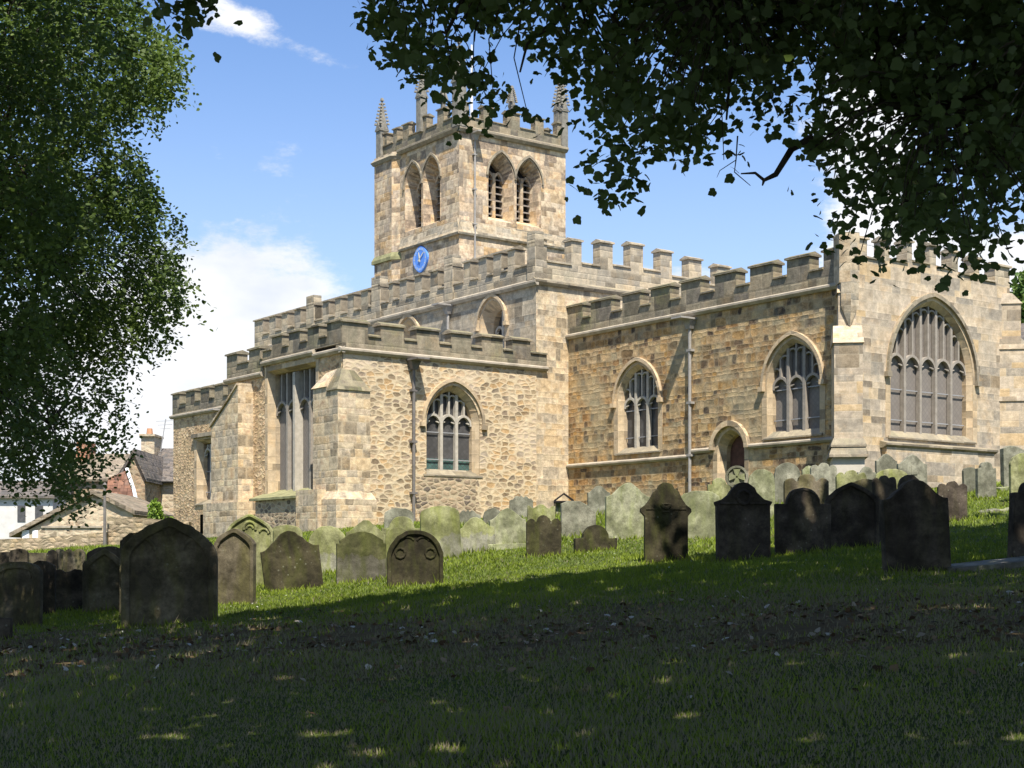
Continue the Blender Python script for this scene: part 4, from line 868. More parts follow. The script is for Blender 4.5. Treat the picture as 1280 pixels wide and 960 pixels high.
def stone(x0, x1, yt, base, kind, mat, label, rot=10, lean=0, back=2, th=.11, rim=0, D=None, carve=None, name='gravestone', grp=None, ledge=None):
    global NST; NST += 1
    rs = random.Random(NST*13)
    pc = (x0+x1)/2
    if D is None: D = ray_ground(pc, base)
    X = (pc-640)/FPX*D; zb = zgf(X, D); ztop = EYE+(700-yt)/FPX*D
    h = ztop-zb; ca, sa = math.cos(R(rot)), abs(math.sin(R(rot)))
    w = max(.25, ((x1-x0)/FPX*D - th*sa)/ca); sink = .3
    P = profile(kind, w, h)
    P = [(x+rs.uniform(-.009, .009), z+rs.uniform(-.009, .009)) for x, z in P]; P[0] = (P[0][0], -sink); P[-1] = (P[-1][0], -sink)
    mb = MB(); n = len(P)
    if rim:
        kx = (w-2*rim)/w; I = [(x*kx, -sink if z < 0 else z*(h-rim*1.15)/h) for x, z in P]; I[0] = (I[0][0], -sink); I[-1] = (I[-1][0], -sink)
        dpt = .045
        for k in range(n-1):
            mb.face([(P[k][0], 0, P[k][1]), (P[k+1][0], 0, P[k+1][1]), (I[k+1][0], 0, I[k+1][1]), (I[k][0], 0, I[k][1])])
            mb.face([(I[k][0], 0, I[k][1]), (I[k+1][0], 0, I[k+1][1]), (I[k+1][0]*.985, dpt, I[k+1][1]-.01), (I[k][0]*.985, dpt, I[k][1]-.01)])
        mb.face([(x*.985, dpt, z-.01) for x, z in I]); mb.face([(x, th, z) for x, z in P])
        for k in range(n): j = (k+1) % n; mb.face([(P[k][0], 0, P[k][1]), (P[j][0], 0, P[j][1]), (P[j][0], th, P[j][1]), (P[k][0], th, P[k][1])])
    else:
        mb.prism([(x, 0, z) for x, z in P], [(x, th, z) for x, z in P])
    f0 = .045 if rim else 0.
    def arc(cx, cz, r, a0, a1, t=.02): t *= 1.5; mb.tube([(x, f0, z) for x, z in circ(cx, cz, r, a0, a1, 8)], t, 5)
    if carve == 'cusps':      # cusped blind arch in a pointed head
        m_ = w*.5-rim
        for k, (fx, fz, r) in enumerate(((-.72, .70, .16), (-.38, .84, .13), (0, .90, .12), (.38, .84, .13), (.72, .70, .16))):
            arc(fx*m_, h*fz-.05, r*w, 10, 170, .022)
    elif carve == 'trefoil':
        arc(0, h-.30*w, .13*w, -20, 200, .025); arc(0, h-.32*w, .07*w, 0, 180, .02); arc(-.30*w, h-.42*w, .10*w, 20, 180, .022); arc(.30*w, h-.42*w, .10*w, 0, 160, .022)
    elif carve == 'eyes':
        for s_ in (-1, 1): arc(s_*.27*w, h-.42*w, .09*w, 0, 360, .02); arc(s_*.14*w, h-.26*w, .13*w, 30, 150, .016)
    elif carve == 'wreath': arc(0, h-.26*w, .12*w, 0, 360, .03); mb.tube([(-w*.42, -.012, h*.73), (w*.42, -.012, h*.73)], .022, 5)
    elif carve == 'urn':
        arc(0, h-.42*w, .08*w, 180, 360, .03); mb.tube([(-.1*w, -.01, h-.42*w), (.1*w, -.01, h-.42*w)], .02, 5); mb.tube([(-.07*w, -.01, h-.58*w), (.07*w, -.01, h-.58*w)], .02, 5); mb.tube([(-.40*w, -.008, h*.665), (.40*w, -.008, h*.665)], .012, 5)
    elif carve == 'plaque': mb.hexa([(-w*.06, -.02, h*.55), (w*.16, -.02, h*.55), (w*.16, .01, h*.55), (-w*.06, .01, h*.55)], [(-w*.04, -.02, h*.75), (w*.12, -.02, h*.75), (w*.12, .01, h*.75), (-w*.04, .01, h*.75)])
    elif carve == 'panel': arc(0, h-.34*w, .30*w, 0, 180, .014)
    if ledge: mb.hexa([(-w*.5-.12, -.16, -.25), (w*.5+.12, -.16, -.25), (w*.5+.12, th+.1, -.25), (-w*.5-.12, th+.1, -.25)], [(-w*.5-.1, -.14, ledge), (w*.5+.1, -.14, ledge), (w*.5+.1, th+.1, ledge), (-w*.5-.1, th+.1, ledge)])
    o = mb.build(name, M[mat], None, bevel=.009, label=label, cat='gravestone', group=grp)
    STONES.append((X, D, w, rot, th))
    o.location = (X, D, zb); o.rotation_euler = (R(-back*.5 if back < 0 else -back), R(lean), R(rot)); o.rotation_mode = 'XYZ'
    return o
G_FRONT = 'dark gravestones standing in the tree shade'; G_LIT = 'mossy gravestones in front of the church'; G_FAR = 'small gravestones lined up along the churchyard wall'
F_ = dict(grp=G_FRONT); L_ = dict(grp=G_LIT)
# --- shaded front row
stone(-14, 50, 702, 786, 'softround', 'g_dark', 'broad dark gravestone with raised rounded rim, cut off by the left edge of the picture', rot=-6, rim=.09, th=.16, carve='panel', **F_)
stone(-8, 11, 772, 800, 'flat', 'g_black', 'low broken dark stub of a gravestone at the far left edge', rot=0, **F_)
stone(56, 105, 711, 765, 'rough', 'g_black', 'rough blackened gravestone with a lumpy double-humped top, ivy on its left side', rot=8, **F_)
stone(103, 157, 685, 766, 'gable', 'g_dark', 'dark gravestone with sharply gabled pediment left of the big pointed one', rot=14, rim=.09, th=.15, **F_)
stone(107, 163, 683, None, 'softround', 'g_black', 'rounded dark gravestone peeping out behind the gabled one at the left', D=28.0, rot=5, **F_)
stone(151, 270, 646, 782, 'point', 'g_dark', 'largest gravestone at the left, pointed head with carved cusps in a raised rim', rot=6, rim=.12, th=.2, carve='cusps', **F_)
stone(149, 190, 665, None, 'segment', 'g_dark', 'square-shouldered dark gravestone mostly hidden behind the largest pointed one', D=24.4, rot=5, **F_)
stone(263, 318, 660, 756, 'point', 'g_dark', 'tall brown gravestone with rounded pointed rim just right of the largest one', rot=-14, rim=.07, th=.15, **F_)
stone(333, 405, 663, 738, 'ogee', 'g_soot_shade', 'leaning mottled gravestone with ogee-shaped shoulders tilting to the left', rot=16, lean=-7, **F_)
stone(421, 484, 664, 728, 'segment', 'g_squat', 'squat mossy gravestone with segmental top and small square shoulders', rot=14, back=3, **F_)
stone(484, 555, 662, 733, 'round', 'g_soot_shade', 'dark round-headed gravestone with two carved discs under a heavy rim', rot=8, rim=.07, th=.17, carve='eyes', **F_)
stone(658, 702, 644, 696, 'lobes', 'g_soot_shade', 'small dark gravestone with three rounded lobes on the top', rot=5, **F_)
stone(718, 773, 656, 690, 'shoulder', 'g_soot_shade', 'low wide gravestone with stepped shoulders sunk in the grass', rot=14, th=.17, **F_)
stone(801, 865, 603, 703, 'bottle', 'g_soot_shade', 'dark gravestone with bottle-shaped head, flared shoulders and a carved urn', rot=3, carve='urn', th=.14, **F_)
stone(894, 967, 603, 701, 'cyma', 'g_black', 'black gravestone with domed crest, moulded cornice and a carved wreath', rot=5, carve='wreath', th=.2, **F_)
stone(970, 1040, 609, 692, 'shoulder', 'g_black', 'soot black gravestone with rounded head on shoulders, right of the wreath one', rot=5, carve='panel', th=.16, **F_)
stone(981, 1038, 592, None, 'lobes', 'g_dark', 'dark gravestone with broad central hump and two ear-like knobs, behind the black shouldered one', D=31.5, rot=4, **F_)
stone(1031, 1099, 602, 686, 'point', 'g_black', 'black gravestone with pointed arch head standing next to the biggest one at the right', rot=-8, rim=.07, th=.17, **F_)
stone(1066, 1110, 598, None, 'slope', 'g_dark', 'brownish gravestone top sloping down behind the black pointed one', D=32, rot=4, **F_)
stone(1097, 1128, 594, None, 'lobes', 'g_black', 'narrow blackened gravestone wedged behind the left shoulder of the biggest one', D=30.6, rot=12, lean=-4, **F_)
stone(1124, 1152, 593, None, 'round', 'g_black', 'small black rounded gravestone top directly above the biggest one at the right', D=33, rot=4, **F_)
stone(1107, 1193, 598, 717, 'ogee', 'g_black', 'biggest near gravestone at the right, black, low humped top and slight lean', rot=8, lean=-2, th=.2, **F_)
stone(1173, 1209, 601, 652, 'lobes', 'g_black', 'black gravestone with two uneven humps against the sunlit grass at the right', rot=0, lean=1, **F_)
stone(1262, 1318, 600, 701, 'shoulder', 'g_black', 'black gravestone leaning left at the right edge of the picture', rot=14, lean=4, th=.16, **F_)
# --- sunlit middle rows
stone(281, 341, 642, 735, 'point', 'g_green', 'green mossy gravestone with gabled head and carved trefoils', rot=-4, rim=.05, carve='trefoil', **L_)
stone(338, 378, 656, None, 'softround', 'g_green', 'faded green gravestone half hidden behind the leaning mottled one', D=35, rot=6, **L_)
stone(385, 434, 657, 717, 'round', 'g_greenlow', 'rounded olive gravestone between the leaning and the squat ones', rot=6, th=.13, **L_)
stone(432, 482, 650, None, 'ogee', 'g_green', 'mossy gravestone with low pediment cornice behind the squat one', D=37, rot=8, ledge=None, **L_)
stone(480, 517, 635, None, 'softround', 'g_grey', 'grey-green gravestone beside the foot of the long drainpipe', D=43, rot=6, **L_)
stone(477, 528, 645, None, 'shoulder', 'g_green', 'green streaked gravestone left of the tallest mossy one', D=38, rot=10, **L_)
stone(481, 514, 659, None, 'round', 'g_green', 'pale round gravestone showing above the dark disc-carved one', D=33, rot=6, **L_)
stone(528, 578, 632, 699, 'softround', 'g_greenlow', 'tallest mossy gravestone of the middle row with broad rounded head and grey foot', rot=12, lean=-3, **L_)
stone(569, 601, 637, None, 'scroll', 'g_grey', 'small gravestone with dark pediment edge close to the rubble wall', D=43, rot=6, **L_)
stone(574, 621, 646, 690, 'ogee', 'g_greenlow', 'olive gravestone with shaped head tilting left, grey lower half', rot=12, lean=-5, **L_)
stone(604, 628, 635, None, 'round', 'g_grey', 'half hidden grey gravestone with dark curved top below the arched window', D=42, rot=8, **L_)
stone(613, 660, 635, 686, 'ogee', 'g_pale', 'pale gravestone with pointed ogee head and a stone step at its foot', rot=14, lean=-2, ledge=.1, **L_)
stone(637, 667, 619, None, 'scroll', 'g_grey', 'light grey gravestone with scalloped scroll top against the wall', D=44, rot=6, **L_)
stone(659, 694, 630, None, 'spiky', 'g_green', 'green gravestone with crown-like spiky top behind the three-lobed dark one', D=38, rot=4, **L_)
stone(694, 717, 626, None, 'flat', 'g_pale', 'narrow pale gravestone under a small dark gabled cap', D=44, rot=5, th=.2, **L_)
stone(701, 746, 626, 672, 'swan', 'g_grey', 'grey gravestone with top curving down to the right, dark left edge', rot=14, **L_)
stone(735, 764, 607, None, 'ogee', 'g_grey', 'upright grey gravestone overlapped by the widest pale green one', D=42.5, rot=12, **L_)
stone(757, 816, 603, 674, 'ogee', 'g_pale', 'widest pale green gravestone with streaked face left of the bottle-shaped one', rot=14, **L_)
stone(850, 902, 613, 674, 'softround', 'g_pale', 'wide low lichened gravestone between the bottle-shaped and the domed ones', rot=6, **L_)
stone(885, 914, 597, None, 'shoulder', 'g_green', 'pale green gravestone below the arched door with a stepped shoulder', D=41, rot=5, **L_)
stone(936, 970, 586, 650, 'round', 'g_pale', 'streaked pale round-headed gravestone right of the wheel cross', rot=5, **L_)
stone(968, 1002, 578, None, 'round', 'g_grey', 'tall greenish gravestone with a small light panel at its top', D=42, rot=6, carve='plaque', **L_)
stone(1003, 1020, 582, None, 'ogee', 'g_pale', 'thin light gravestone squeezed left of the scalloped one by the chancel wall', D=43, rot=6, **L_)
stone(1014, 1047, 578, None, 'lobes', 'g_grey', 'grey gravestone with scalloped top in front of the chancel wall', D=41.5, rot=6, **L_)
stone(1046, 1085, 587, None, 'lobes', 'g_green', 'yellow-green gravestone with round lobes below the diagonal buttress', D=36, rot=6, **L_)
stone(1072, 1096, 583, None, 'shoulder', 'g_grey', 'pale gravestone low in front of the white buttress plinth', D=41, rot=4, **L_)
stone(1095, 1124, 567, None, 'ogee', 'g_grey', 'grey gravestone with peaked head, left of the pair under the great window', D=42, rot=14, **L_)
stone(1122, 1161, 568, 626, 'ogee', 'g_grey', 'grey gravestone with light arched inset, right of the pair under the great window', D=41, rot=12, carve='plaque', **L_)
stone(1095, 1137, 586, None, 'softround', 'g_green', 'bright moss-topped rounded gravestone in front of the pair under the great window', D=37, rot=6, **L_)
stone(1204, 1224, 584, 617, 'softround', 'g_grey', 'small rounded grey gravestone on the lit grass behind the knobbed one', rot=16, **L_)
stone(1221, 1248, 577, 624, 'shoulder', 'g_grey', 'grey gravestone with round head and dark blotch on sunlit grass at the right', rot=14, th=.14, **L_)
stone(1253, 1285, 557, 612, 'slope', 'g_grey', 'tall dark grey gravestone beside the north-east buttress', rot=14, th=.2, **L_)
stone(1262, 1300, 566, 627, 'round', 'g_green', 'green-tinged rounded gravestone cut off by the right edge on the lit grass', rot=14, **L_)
# --- stones lined along the wall at the left
for (x0, x1, yt, D, kd, mt, lb) in ((-18, 13, 690, 36, 'flat', 'g_black', 'dark flat-topped headstone at the left edge in the row by the wall'),
        (11, 34, 686, 35, 'softround', 'g_black', 'dark round-topped headstone, first hump from the left in the row by the wall'),
        (23, 61, 691, 37, 'flat', 'g_dark', 'wide plain brown headstone leaning on others in the row by the wall'),
        (58, 71, 687, 36, 'round', 'g_black', 'thin dark gravestone seen nearly edge-on in the row by the wall'),
        (68, 80, 686, 37, 'round', 'g_dark', 'narrow rounded headstone, left one of three alike bumps in the row by the wall'),
        (79, 92, 686, 36.6, 'ogee', 'g_dark', 'narrow peaked headstone, middle one of three alike bumps in the row by the wall'),
        (91, 106, 686, 36.2, 'round', 'g_dark', 'narrow rounded headstone, right one of three alike bumps in the row by the wall'),
        (38, 68, 700, 27, 'slope', 'g_black', 'low blackish gravestone overgrown at its edge beside the broad rimmed one')):
    stone(x0, x1, yt, None, kd, mt, lb, D=D, rot=4, grp=G_FAR)

# wheel cross on a short stem
D = 35.5; X = (921-640)/FPX*D; zb = zgf(X, D); zc_ = EYE+(700-596)/FPX*D; r = 14.2/FPX*D
wc = empty('wheel_cross_gravestone', (X, D, zb), R(-6), label='wheel-headed cross gravestone, a carved disc on a stem in front of the arched door', cat='gravestone')
Fw = Frame((X, D), (math.cos(R(-6)), math.sin(R(-6))), (math.sin(R(6)), math.cos(R(6))))
mb = MB(); cz = zc_
dsk = [(r*math.cos(k*math.pi/14), cz+r*math.sin(k*math.pi/14)) for k in range(28)]; ii = [(a*.8, cz+(z-cz)*.8) for a, z in dsk]
loft(mb, Fw, dsk, 0, ii, 0); loft(mb, Fw, ii, 0, ii, .04); mb.face([Fw.p(a, .04, z) for a, z in ii]); loft(mb, Fw, dsk, 0, dsk, .18); mb.face([Fw.p(a, .18, z) for a, z in dsk])
mb.build('disc', M['g_grey'], wc)
mb = MB()
for k in range(4):
    a = k*math.pi/2; c_, s_ = math.cos(a), math.sin(a); q = lambda u, v: (u*c_-v*s_, cz+u*s_+v*c_)
    fpoly(mb, Fw, [q(.02, -.03), q(r*.68, -.085), q(r*.68, .085), q(.02, .03)], -.005, .06)
mb.build('carved_cross', M['g_pale'], wc)
mb = MB(); fpoly(mb, Fw, [(-.16, zb-.3), (-.11, cz-r*.9), (.11, cz-r*.9), (.16, zb-.3)], .02, .16); mb.build('stem', M['g_grey'], wc)
# little gabled cap over the narrow stone
D = 43.9; X = (705-640)/FPX*D
gt = empty('gabled_grave_marker', (X, D, zgf(X, D)), R(5), label='small dark gabled frame standing over a narrow pale gravestone below the nave corner', cat='grave marker')
Fg = Frame((X, D), (1, 0), (0, 1)); zt0 = EYE+(700-617)/FPX*D; zt1 = EYE+(700-626)/FPX*D
mb = MB(); barcurve(mb, Fg, [(-.28, zt1), (0, zt0), (.28, zt1)], .05, -.08, .2); mb.build('gable', M['dark'], gt)
mb = MB(); fbox(mb, Fg, -.30, .30, -.08, .2, zt1-.05, zt1-.002); mb.build('lintel', M['dark'], gt)
for s_ in (-1, 1):
    mb = MB(); fbox(mb, Fg, s_*.27-.03, s_*.27+.03, -.06, .0, zgf(X, D)-.2, zt1-.05); mb.build('post', M['g_black'], gt)
# ledger slabs lying in the grass
def slab(px0, px1, py, depth, th, mat, label, rot=0):
    pc = (px0+px1)/2; D = ray_ground(pc, py); X = (pc-640)/FPX*D; w = (px1-px0)/FPX*D; z = zgf(X, D)
    mb = MB(); mb.hexa([(-w/2, 0, -.25), (w/2, 0, -.25), (w/2, depth, -.2), (-w/2, depth, -.2)], [(-w/2, 0, th), (w/2, 0, th+.04), (w/2, depth, th+.08), (-w/2, depth, th+.03)])
    o = mb.build('ledger_stone', M[mat], None, bevel=.015, label=label, cat='grave slab'); o.location = (X, D, z); o.rotation_euler = (0, R(-4), R(rot))
slab(1196, 1320, 712, 1.1, .07, 'g_slab', 'flat dark ledger stone lying in the grass beside the biggest near gravestone')
slab(1226, 1250, 641, .5, .03, 'g_grey', 'small flat grey kerb stone on the sunlit grass, left piece')
slab(1252, 1275, 640, .5, .04, 'g_pale', 'small flat pale kerb stone on the sunlit grass, right piece')
slab(1250, 1290, 613, .5, .10, 'g_pale', 'pale low kerb below the tall dark grey gravestone')

# ---------------------------------------------------------------- village and wall at the left
def house(name, label, D, px0, px1, yeave, yridge, depth, wallm, roofm, axis='x', zb=-3.):
    """axis 'x': ridge runs left-right"""
    X0, X1 = (px0-640)/FPX*D, (px1-640)/FPX*D; ze, zr = EYE+(700-yeave)/FPX*D, EYE+(700-yridge)/FPX*D
    h = empty(name, ((X0+X1)/2, D+depth/2, zb), 0, label=label, cat='house'); F = Frame((0, D), (1, 0), (0, 1))
    mb = MB()
    if axis == 'x': mb.prism([F.p(X0, d, z) for d, z in ((0, zb), (0, ze), (depth/2, zr), (depth, ze), (depth, zb))], [F.p(X1, d, z) for d, z in ((0, zb), (0, ze), (depth/2, zr), (depth, ze), (depth, zb))])
    mb.build('wall', M[wallm], h)
    mb = MB(); e = .25; sl = (zr-ze)/(depth/2)
    for s_ in (0, 1):
        d0, d1 = (-.3, depth/2) if s_ == 0 else (depth+.3, depth/2)
        mb.prism([F.p(X0-e, d0, ze-.3*sl+.03), F.p(X0-e, d1, zr+.03), F.p(X0-e, d1, zr+.17), F.p(X0-e, d0, ze-.3*sl+.17)], [F.p(X1+e, d0, ze-.3*sl+.03), F.p(X1+e, d1, zr+.03), F.p(X1+e, d1, zr+.17), F.p(X1+e, d0, ze-.3*sl+.17)])
    mb.build('roof', M[roofm], h); return h, F
def gable_house(name, label, D, pl, pr, pk, yl, yr, yk, depth, wallm, roofm, zb=-3., th=.22):
    """gable end facing the churchyard; pl/pr/pk = bearings of left eave, right eave and ridge"""
    f = lambda px: (px-640)/FPX*D; g = lambda y: EYE+(700-y)/FPX*D
    h = empty(name, (f(pk), D+depth/2, zb), 0, label=label, cat='house'); F = Frame((0, D), (1, 0), (0, 1))
    P = [(f(pl)+.4, zb), (f(pl)+.4, g(yl)), (f(pk), g(yk)), (f(pr), g(yr)), (f(pr), zb)]
    mb = MB(); fpoly(mb, F, P, 0, depth); mb.build('wall', M[wallm], h)
    mb = MB()
    for a, b in (((f(pl)-.1, g(yl)-.15), (f(pk), g(yk)+.02)), ((f(pr)+.15, g(yr)-.1), (f(pk), g(yk)+.02))):
        mb.prism([F.p(a[0], -.25, a[1]), F.p(b[0], -.25, b[1]), F.p(b[0], -.25, b[1]+th), F.p(a[0], -.25, a[1]+th)], [F.p(a[0], depth+.2, a[1]), F.p(b[0], depth+.2, b[1]), F.p(b[0], depth+.2, b[1]+th), F.p(a[0], depth+.2, a[1]+th)])
    mb.build('roof', M[roofm], h); return h, F
h, F = gable_house('stone_cottage', 'pale stone cottage with gable end and stone-slate roof behind the churchyard wall', 76, 16, 166, 117, 668, 641, 618, 9, 'cottage', 'stoneslate')
for k, (a, b) in enumerate(((28, 37), (41, 48))):
    mb = MB(); f = lambda px: (px-640)/FPX*76; fbox(mb, F, f(a), f(b), -.06, -.01, Z(1.0), Z(1.5)); w_ = mb.build('window', M['white'], h)
mb = MB(); fbox(mb, F, f(52), f(128), -.08, .0, Z(1.62), Z(1.72)); mb.build('string_course', M['string'], h)
h, F = house('slate_roofed_house', 'house with grey slate roof and pale rubble wall left of the church aisle', 90, 174, 232, 602, 557, 9, 'cottage', 'slate')
f = lambda px: (px-640)/FPX*90; g = lambda y: EYE+(700-y)/FPX*90
mb = MB(); fbox(mb, F, f(163), f(180), 2.6, 4.6, g(600), g(541)); fbox(mb, F, f(161.5), f(181.5), 2.4, 4.8, g(541), g(538)); ch_ = mb.build('chimney', M['cottage'], h)
mb = MB(); mb.tube([F.p(f(169), 3.6, g(538)), F.p(f(169), 3.6, g(529))], [.22, .17], 8); mb.build('chimney_pot', M['terracotta'], ch_)
mb = MB(); mb.tube([F.p(f(179.5), -.1, g(640)), F.p(f(179.5), -.1, g(590))], .07, 6); mb.tube([F.p(f(178), -.4, g(601)), F.p(f(230), -.4, g(602))], .07, 6); mb.build('drainpipe', M['lead'], h)
mb = MB(); mb.tube([F.p(f(181), 4, g(560)), F.p(f(188), 4, g(516))], .035, 5)
for yy, L in ((519, .55), (524, .45), (529, .35)): mb.tube([F.p(f(187)-L, 4, g(yy)), F.p(f(187)+L, 4, g(yy-1))], .02, 4)
mb.build('aerial', M['wire'], h)
h, F = gable_house('brown_gabled_house', 'house with brown rubble gable and red-brown tiled side roof behind the cottage', 86, 132, 181, 168, 634, 600, 566, 8, 'brownrubble', 'slate')
f = lambda px: (px-640)/FPX*84; g = lambda y: EYE+(700-y)/FPX*84
Fv = Frame((0, 84), (1, 0), (0, 1))
mb = MB(); mb.prism([Fv.p(f(128), 0, g(652)), Fv.p(f(174), 0, g(641)), Fv.p(f(152), 1.2, g(586)), Fv.p(f(128), 1.2, g(596))], [Fv.p(f(128), .2, g(655)), Fv.p(f(174), .2, g(644)), Fv.p(f(152), 1.6, g(588)), Fv.p(f(128), 1.6, g(598))]); mb.build('side_roof', M['pantile'], h)
mb = MB(); mb.tube([Fv.p(f(152), 1.1, g(584)), Fv.p(f(164), .6, g(612)), Fv.p(f(173), .0, g(640))], [.10, .10, .11], 5); mb.build('verge', M['white'], h)
h, F = house('white_rendered_house', 'white rendered house under the hanging lime branches at the left', 96, -40, 66, 622, 600, 8, 'render', 'slate')
f = lambda px: (px-640)/FPX*96; g = lambda y: EYE+(700-y)/FPX*96
for a, b in ((22, 32), (44, 54)):
    mb = MB(); fbox(mb, F, f(a), f(b), -.05, .0, g(652), g(632)); mb.build('window', M['glass'], h)
h, F = house('brick_chimney_house', 'brown stone house with red brick chimney glimpsed through the lime leaves', 100, 70, 140, 600, 565, 8, 'brownrubble', 'stoneslate')
f = lambda px: (px-640)/FPX*100; g = lambda y: EYE+(700-y)/FPX*100
mb = MB(); fbox(mb, F, f(80), f(96), 2.8, 4.6, g(600), g(548)); mb.build('chimney', M['brick'], h)
# churchyard wall: lower run and taller run
def yard(name, label, D, px0, px1, pts):
    F = Frame((0, D), (1, 0), (0, 1)); f = lambda px: (px-640)/FPX*D
    mb = MB(); L = [(f(px0), -.5)] + [(f(a), EYE+(700-y)/FPX*D) for a, y in pts] + [(f(px1), -.5)]; fpoly(mb, F, L, 0, .5)
    o = mb.build(name, M['yardwall'], None, label=label, cat='wall'); return o
yard('churchyard_wall', 'long low rubble wall bounding the churchyard at the left', 60, -320, 134, [(-320, 678), (-100, 675), (0, 674), (50, 672), (90, 669), (134, 665)])
yard('tall_wall', 'taller section of rubble wall next to the pole, left of the church', 60.2, 134, 236, [(134, 645), (160, 646), (185, 648), (210, 650), (236, 652)])
D = 59.2; X = (131-640)/FPX*D
mb = MB(); mb.tube([(X, D, zgf(X, D)-.2), (X, D, EYE+(700-606)/FPX*D)], [.07, .05], 8); mb.tube([(X, D, EYE+(700-606)/FPX*D), (X, D, EYE+(700-603)/FPX*D)], [.09, .02], 8)
mb.build('pole', M['lead'], None, label='thin dark metal pole in front of the churchyard wall', cat='pole')

# ---------------------------------------------------------------- foliage
SYC = np.array([(0, 0), (.16, -.08), (.38, -.02), (.44, .10), (.56, .36), (.50, .50), (.36, .54), (.26, .74), (0, .98), (-.26, .74), (-.36, .54), (-.50, .50), (-.56, .36), (-.44, .10), (-.38, -.02), (-.16, -.08)])
OVA = np.array([(0, 0), (.36, .16), (.34, .58), (0, 1.), (-.34, .58), (-.36, .16)])
HEX = np.array([(0, 0), (.42, .15), (.46, .55), (.1, .95), (-.35, .7), (-.45, .25)])
def leaves(name, mat, P, S, tmpl, parent=None, up=.6, hang=.5, tone=None, **kw):
    """one crown mesh of leaf-shaped faces at points P with sizes S"""
    n = len(P); k = len(tmpl)
    az = rng.uniform(0, 2*np.pi, n)
    nrm = np.stack([rng.normal(0, 1, n)*(1-up), rng.normal(0, 1, n)*(1-up), np.abs(rng.normal(.6, .4, n))*up+.15], 1); nrm /= np.linalg.norm(nrm, axis=1)[:, None]
    d = np.stack([np.cos(az), np.sin(az), -hang*np.ones(n)-rng.uniform(0, .6, n)*hang], 1)
    d -= nrm*(d*nrm).sum(1)[:, None]; d /= np.linalg.norm(d, axis=1)[:, None]
    s = np.cross(nrm, d)
    fold = (tmpl[:, 0]**2)
    v = P[:, None, :] + S[:, None, None]*(tmpl[None, :, 0, None]*s[:, None, :] + tmpl[None, :, 1, None]*d[:, None, :] - (fold[None, :, None]*.35 + (tmpl[:, 1]**2)[None, :, None]*.12)*nrm[:, None, :])
    me = bpy.data.meshes.new(name); me.vertices.add(n*k); me.vertices.foreach_set('co', v.ravel().astype(np.float32))
    me.loops.add(n*k); me.loops.foreach_set('vertex_index', np.arange(n*k, dtype=np.int32))
    me.polygons.add(n); me.polygons.foreach_set('loop_start', np.arange(0, n*k, k, dtype=np.int32)); me.polygons.foreach_set('loop_total', np.full(n, k, dtype=np.int32))
    a = me.attributes.new('tone', 'FLOAT', 'POINT'); tt = rng.uniform(0, 1, n) if tone is None else tone
    a.data.foreach_set('value', np.repeat(tt, k).astype(np.float32)); me.update(calc_edges=True)
    me.materials.append(mat)
    if parent is not None: me.transform(MATS[parent.name].inverted())
    o = bpy.data.objects.new(name, me); col.objects.link(o); o.parent = parent; setp(o, **kw); return o
def W(px, py, D): return np.stack([(px-640)/FPX*D, D, EYE+(700-py)/FPX*D], -1)
SH = np.array([sdir.x/sdir.z, sdir.y/sdir.z])         # horizontal shift towards the sun per metre of height
def bez(a, b, sag=.2, n=7, seed=0):
    rs = np.random.default_rng(seed); a, b = np.array(a, float), np.array(b, float); L = np.linalg.norm(b-a); j = rs.normal(0, .045*L, (n, 3)); j[0] = j[-1] = 0
    t = np.linspace(0, 1, n)[:, None]; return a*(1-t)+b*t + np.array([0, 0, 1.])*sag*L*np.sin(np.pi*t) + j*np.sin(np.pi*t)
def vnoise(P, f, seed=0):                               # cheap smooth noise for clumping
    r = np.random.default_rng(seed); out = 0
    for k in range(4):
        w_ = r.normal(0, 1, P.shape[1])*f*(1+.5*k); out = out + np.sin(P@w_ + r.uniform(0, 6.28))/(1+.3*k)
    return out/2.2

# sycamore overhead; trunk stands outside the picture at the right
syc = empty('sycamore_tree', (10.5, 8, zgf(10.5, 8)), 0, label='dark sycamore whose leafy boughs hang across the top right of the view', cat='tree')
top = np.array([10.0, 8.2, 6.2])
limb_pts = []
mb = MB()
mb.tube([(10.6, 8, zgf(10.5, 8)-.3), (10.5, 8, 2.2), (10.3, 8.1, 4.2), tuple(top)], [.62, .48, .42, .36], 12)
tg = [W(500., -60., 13.), W(640., -80., 12.), W(720., -20., 13.5), W(820., -60., 12.), W(910., -10., 11.5), W(1000., 20., 13.), W(1100., 60., 12.5), W(1180., 140., 11.5), W(1270., 180., 13.), W(1330., 60., 12.), W(1260., -60., 14.),
      (-9, 6, 10), (-11, 11, 11.), (-4, 2, 12), (2, 2, 13), (-2, 9, 13.5), (3, 12, 12.5), (7, 17, 11.5), (12, 20, 11), (14, 12, 12), (6, 3, 12), (9, 10, 14), (15, 4, 11), (-6, 14, 12.5), (0, 16, 13)]
for k, b in enumerate(tg):
    b = np.array(b, float); pts = bez(top, b, .12, 8, k); rr = np.linspace(.17, .03, 8); mb.tube([tuple(p) for p in pts], list(rr), 7); limb_pts.append(pts[2:])
LP = np.concatenate(limb_pts)
trunk = mb.build('trunk', M['bark'], syc, smooth=True, norm=False)
cx_ = [440, 470, 500, 540, 560, 583, 610, 640, 670, 700, 722, 740, 765, 795, 806, 830, 865, 900, 945, 985, 1010, 1030, 1050, 1075, 1100, 1130, 1160, 1190, 1215, 1240, 1270, 1330]
cy_ = [-40, 25, 85, 105, 95, 125, 145, 140, 115, 135, 160, 222, 236, 232, 180, 190, 185, 192, 200, 155, 210, 250, 280, 306, 312, 302, 310, 298, 312, 298, 295, 300]
NC = 9500
px = rng.uniform(430, 1400, NC); py = rng.uniform(-260, 335, NC); Dd = rng.uniform(10.5, 16, NC)
lim = np.interp(px, cx_, cy_)
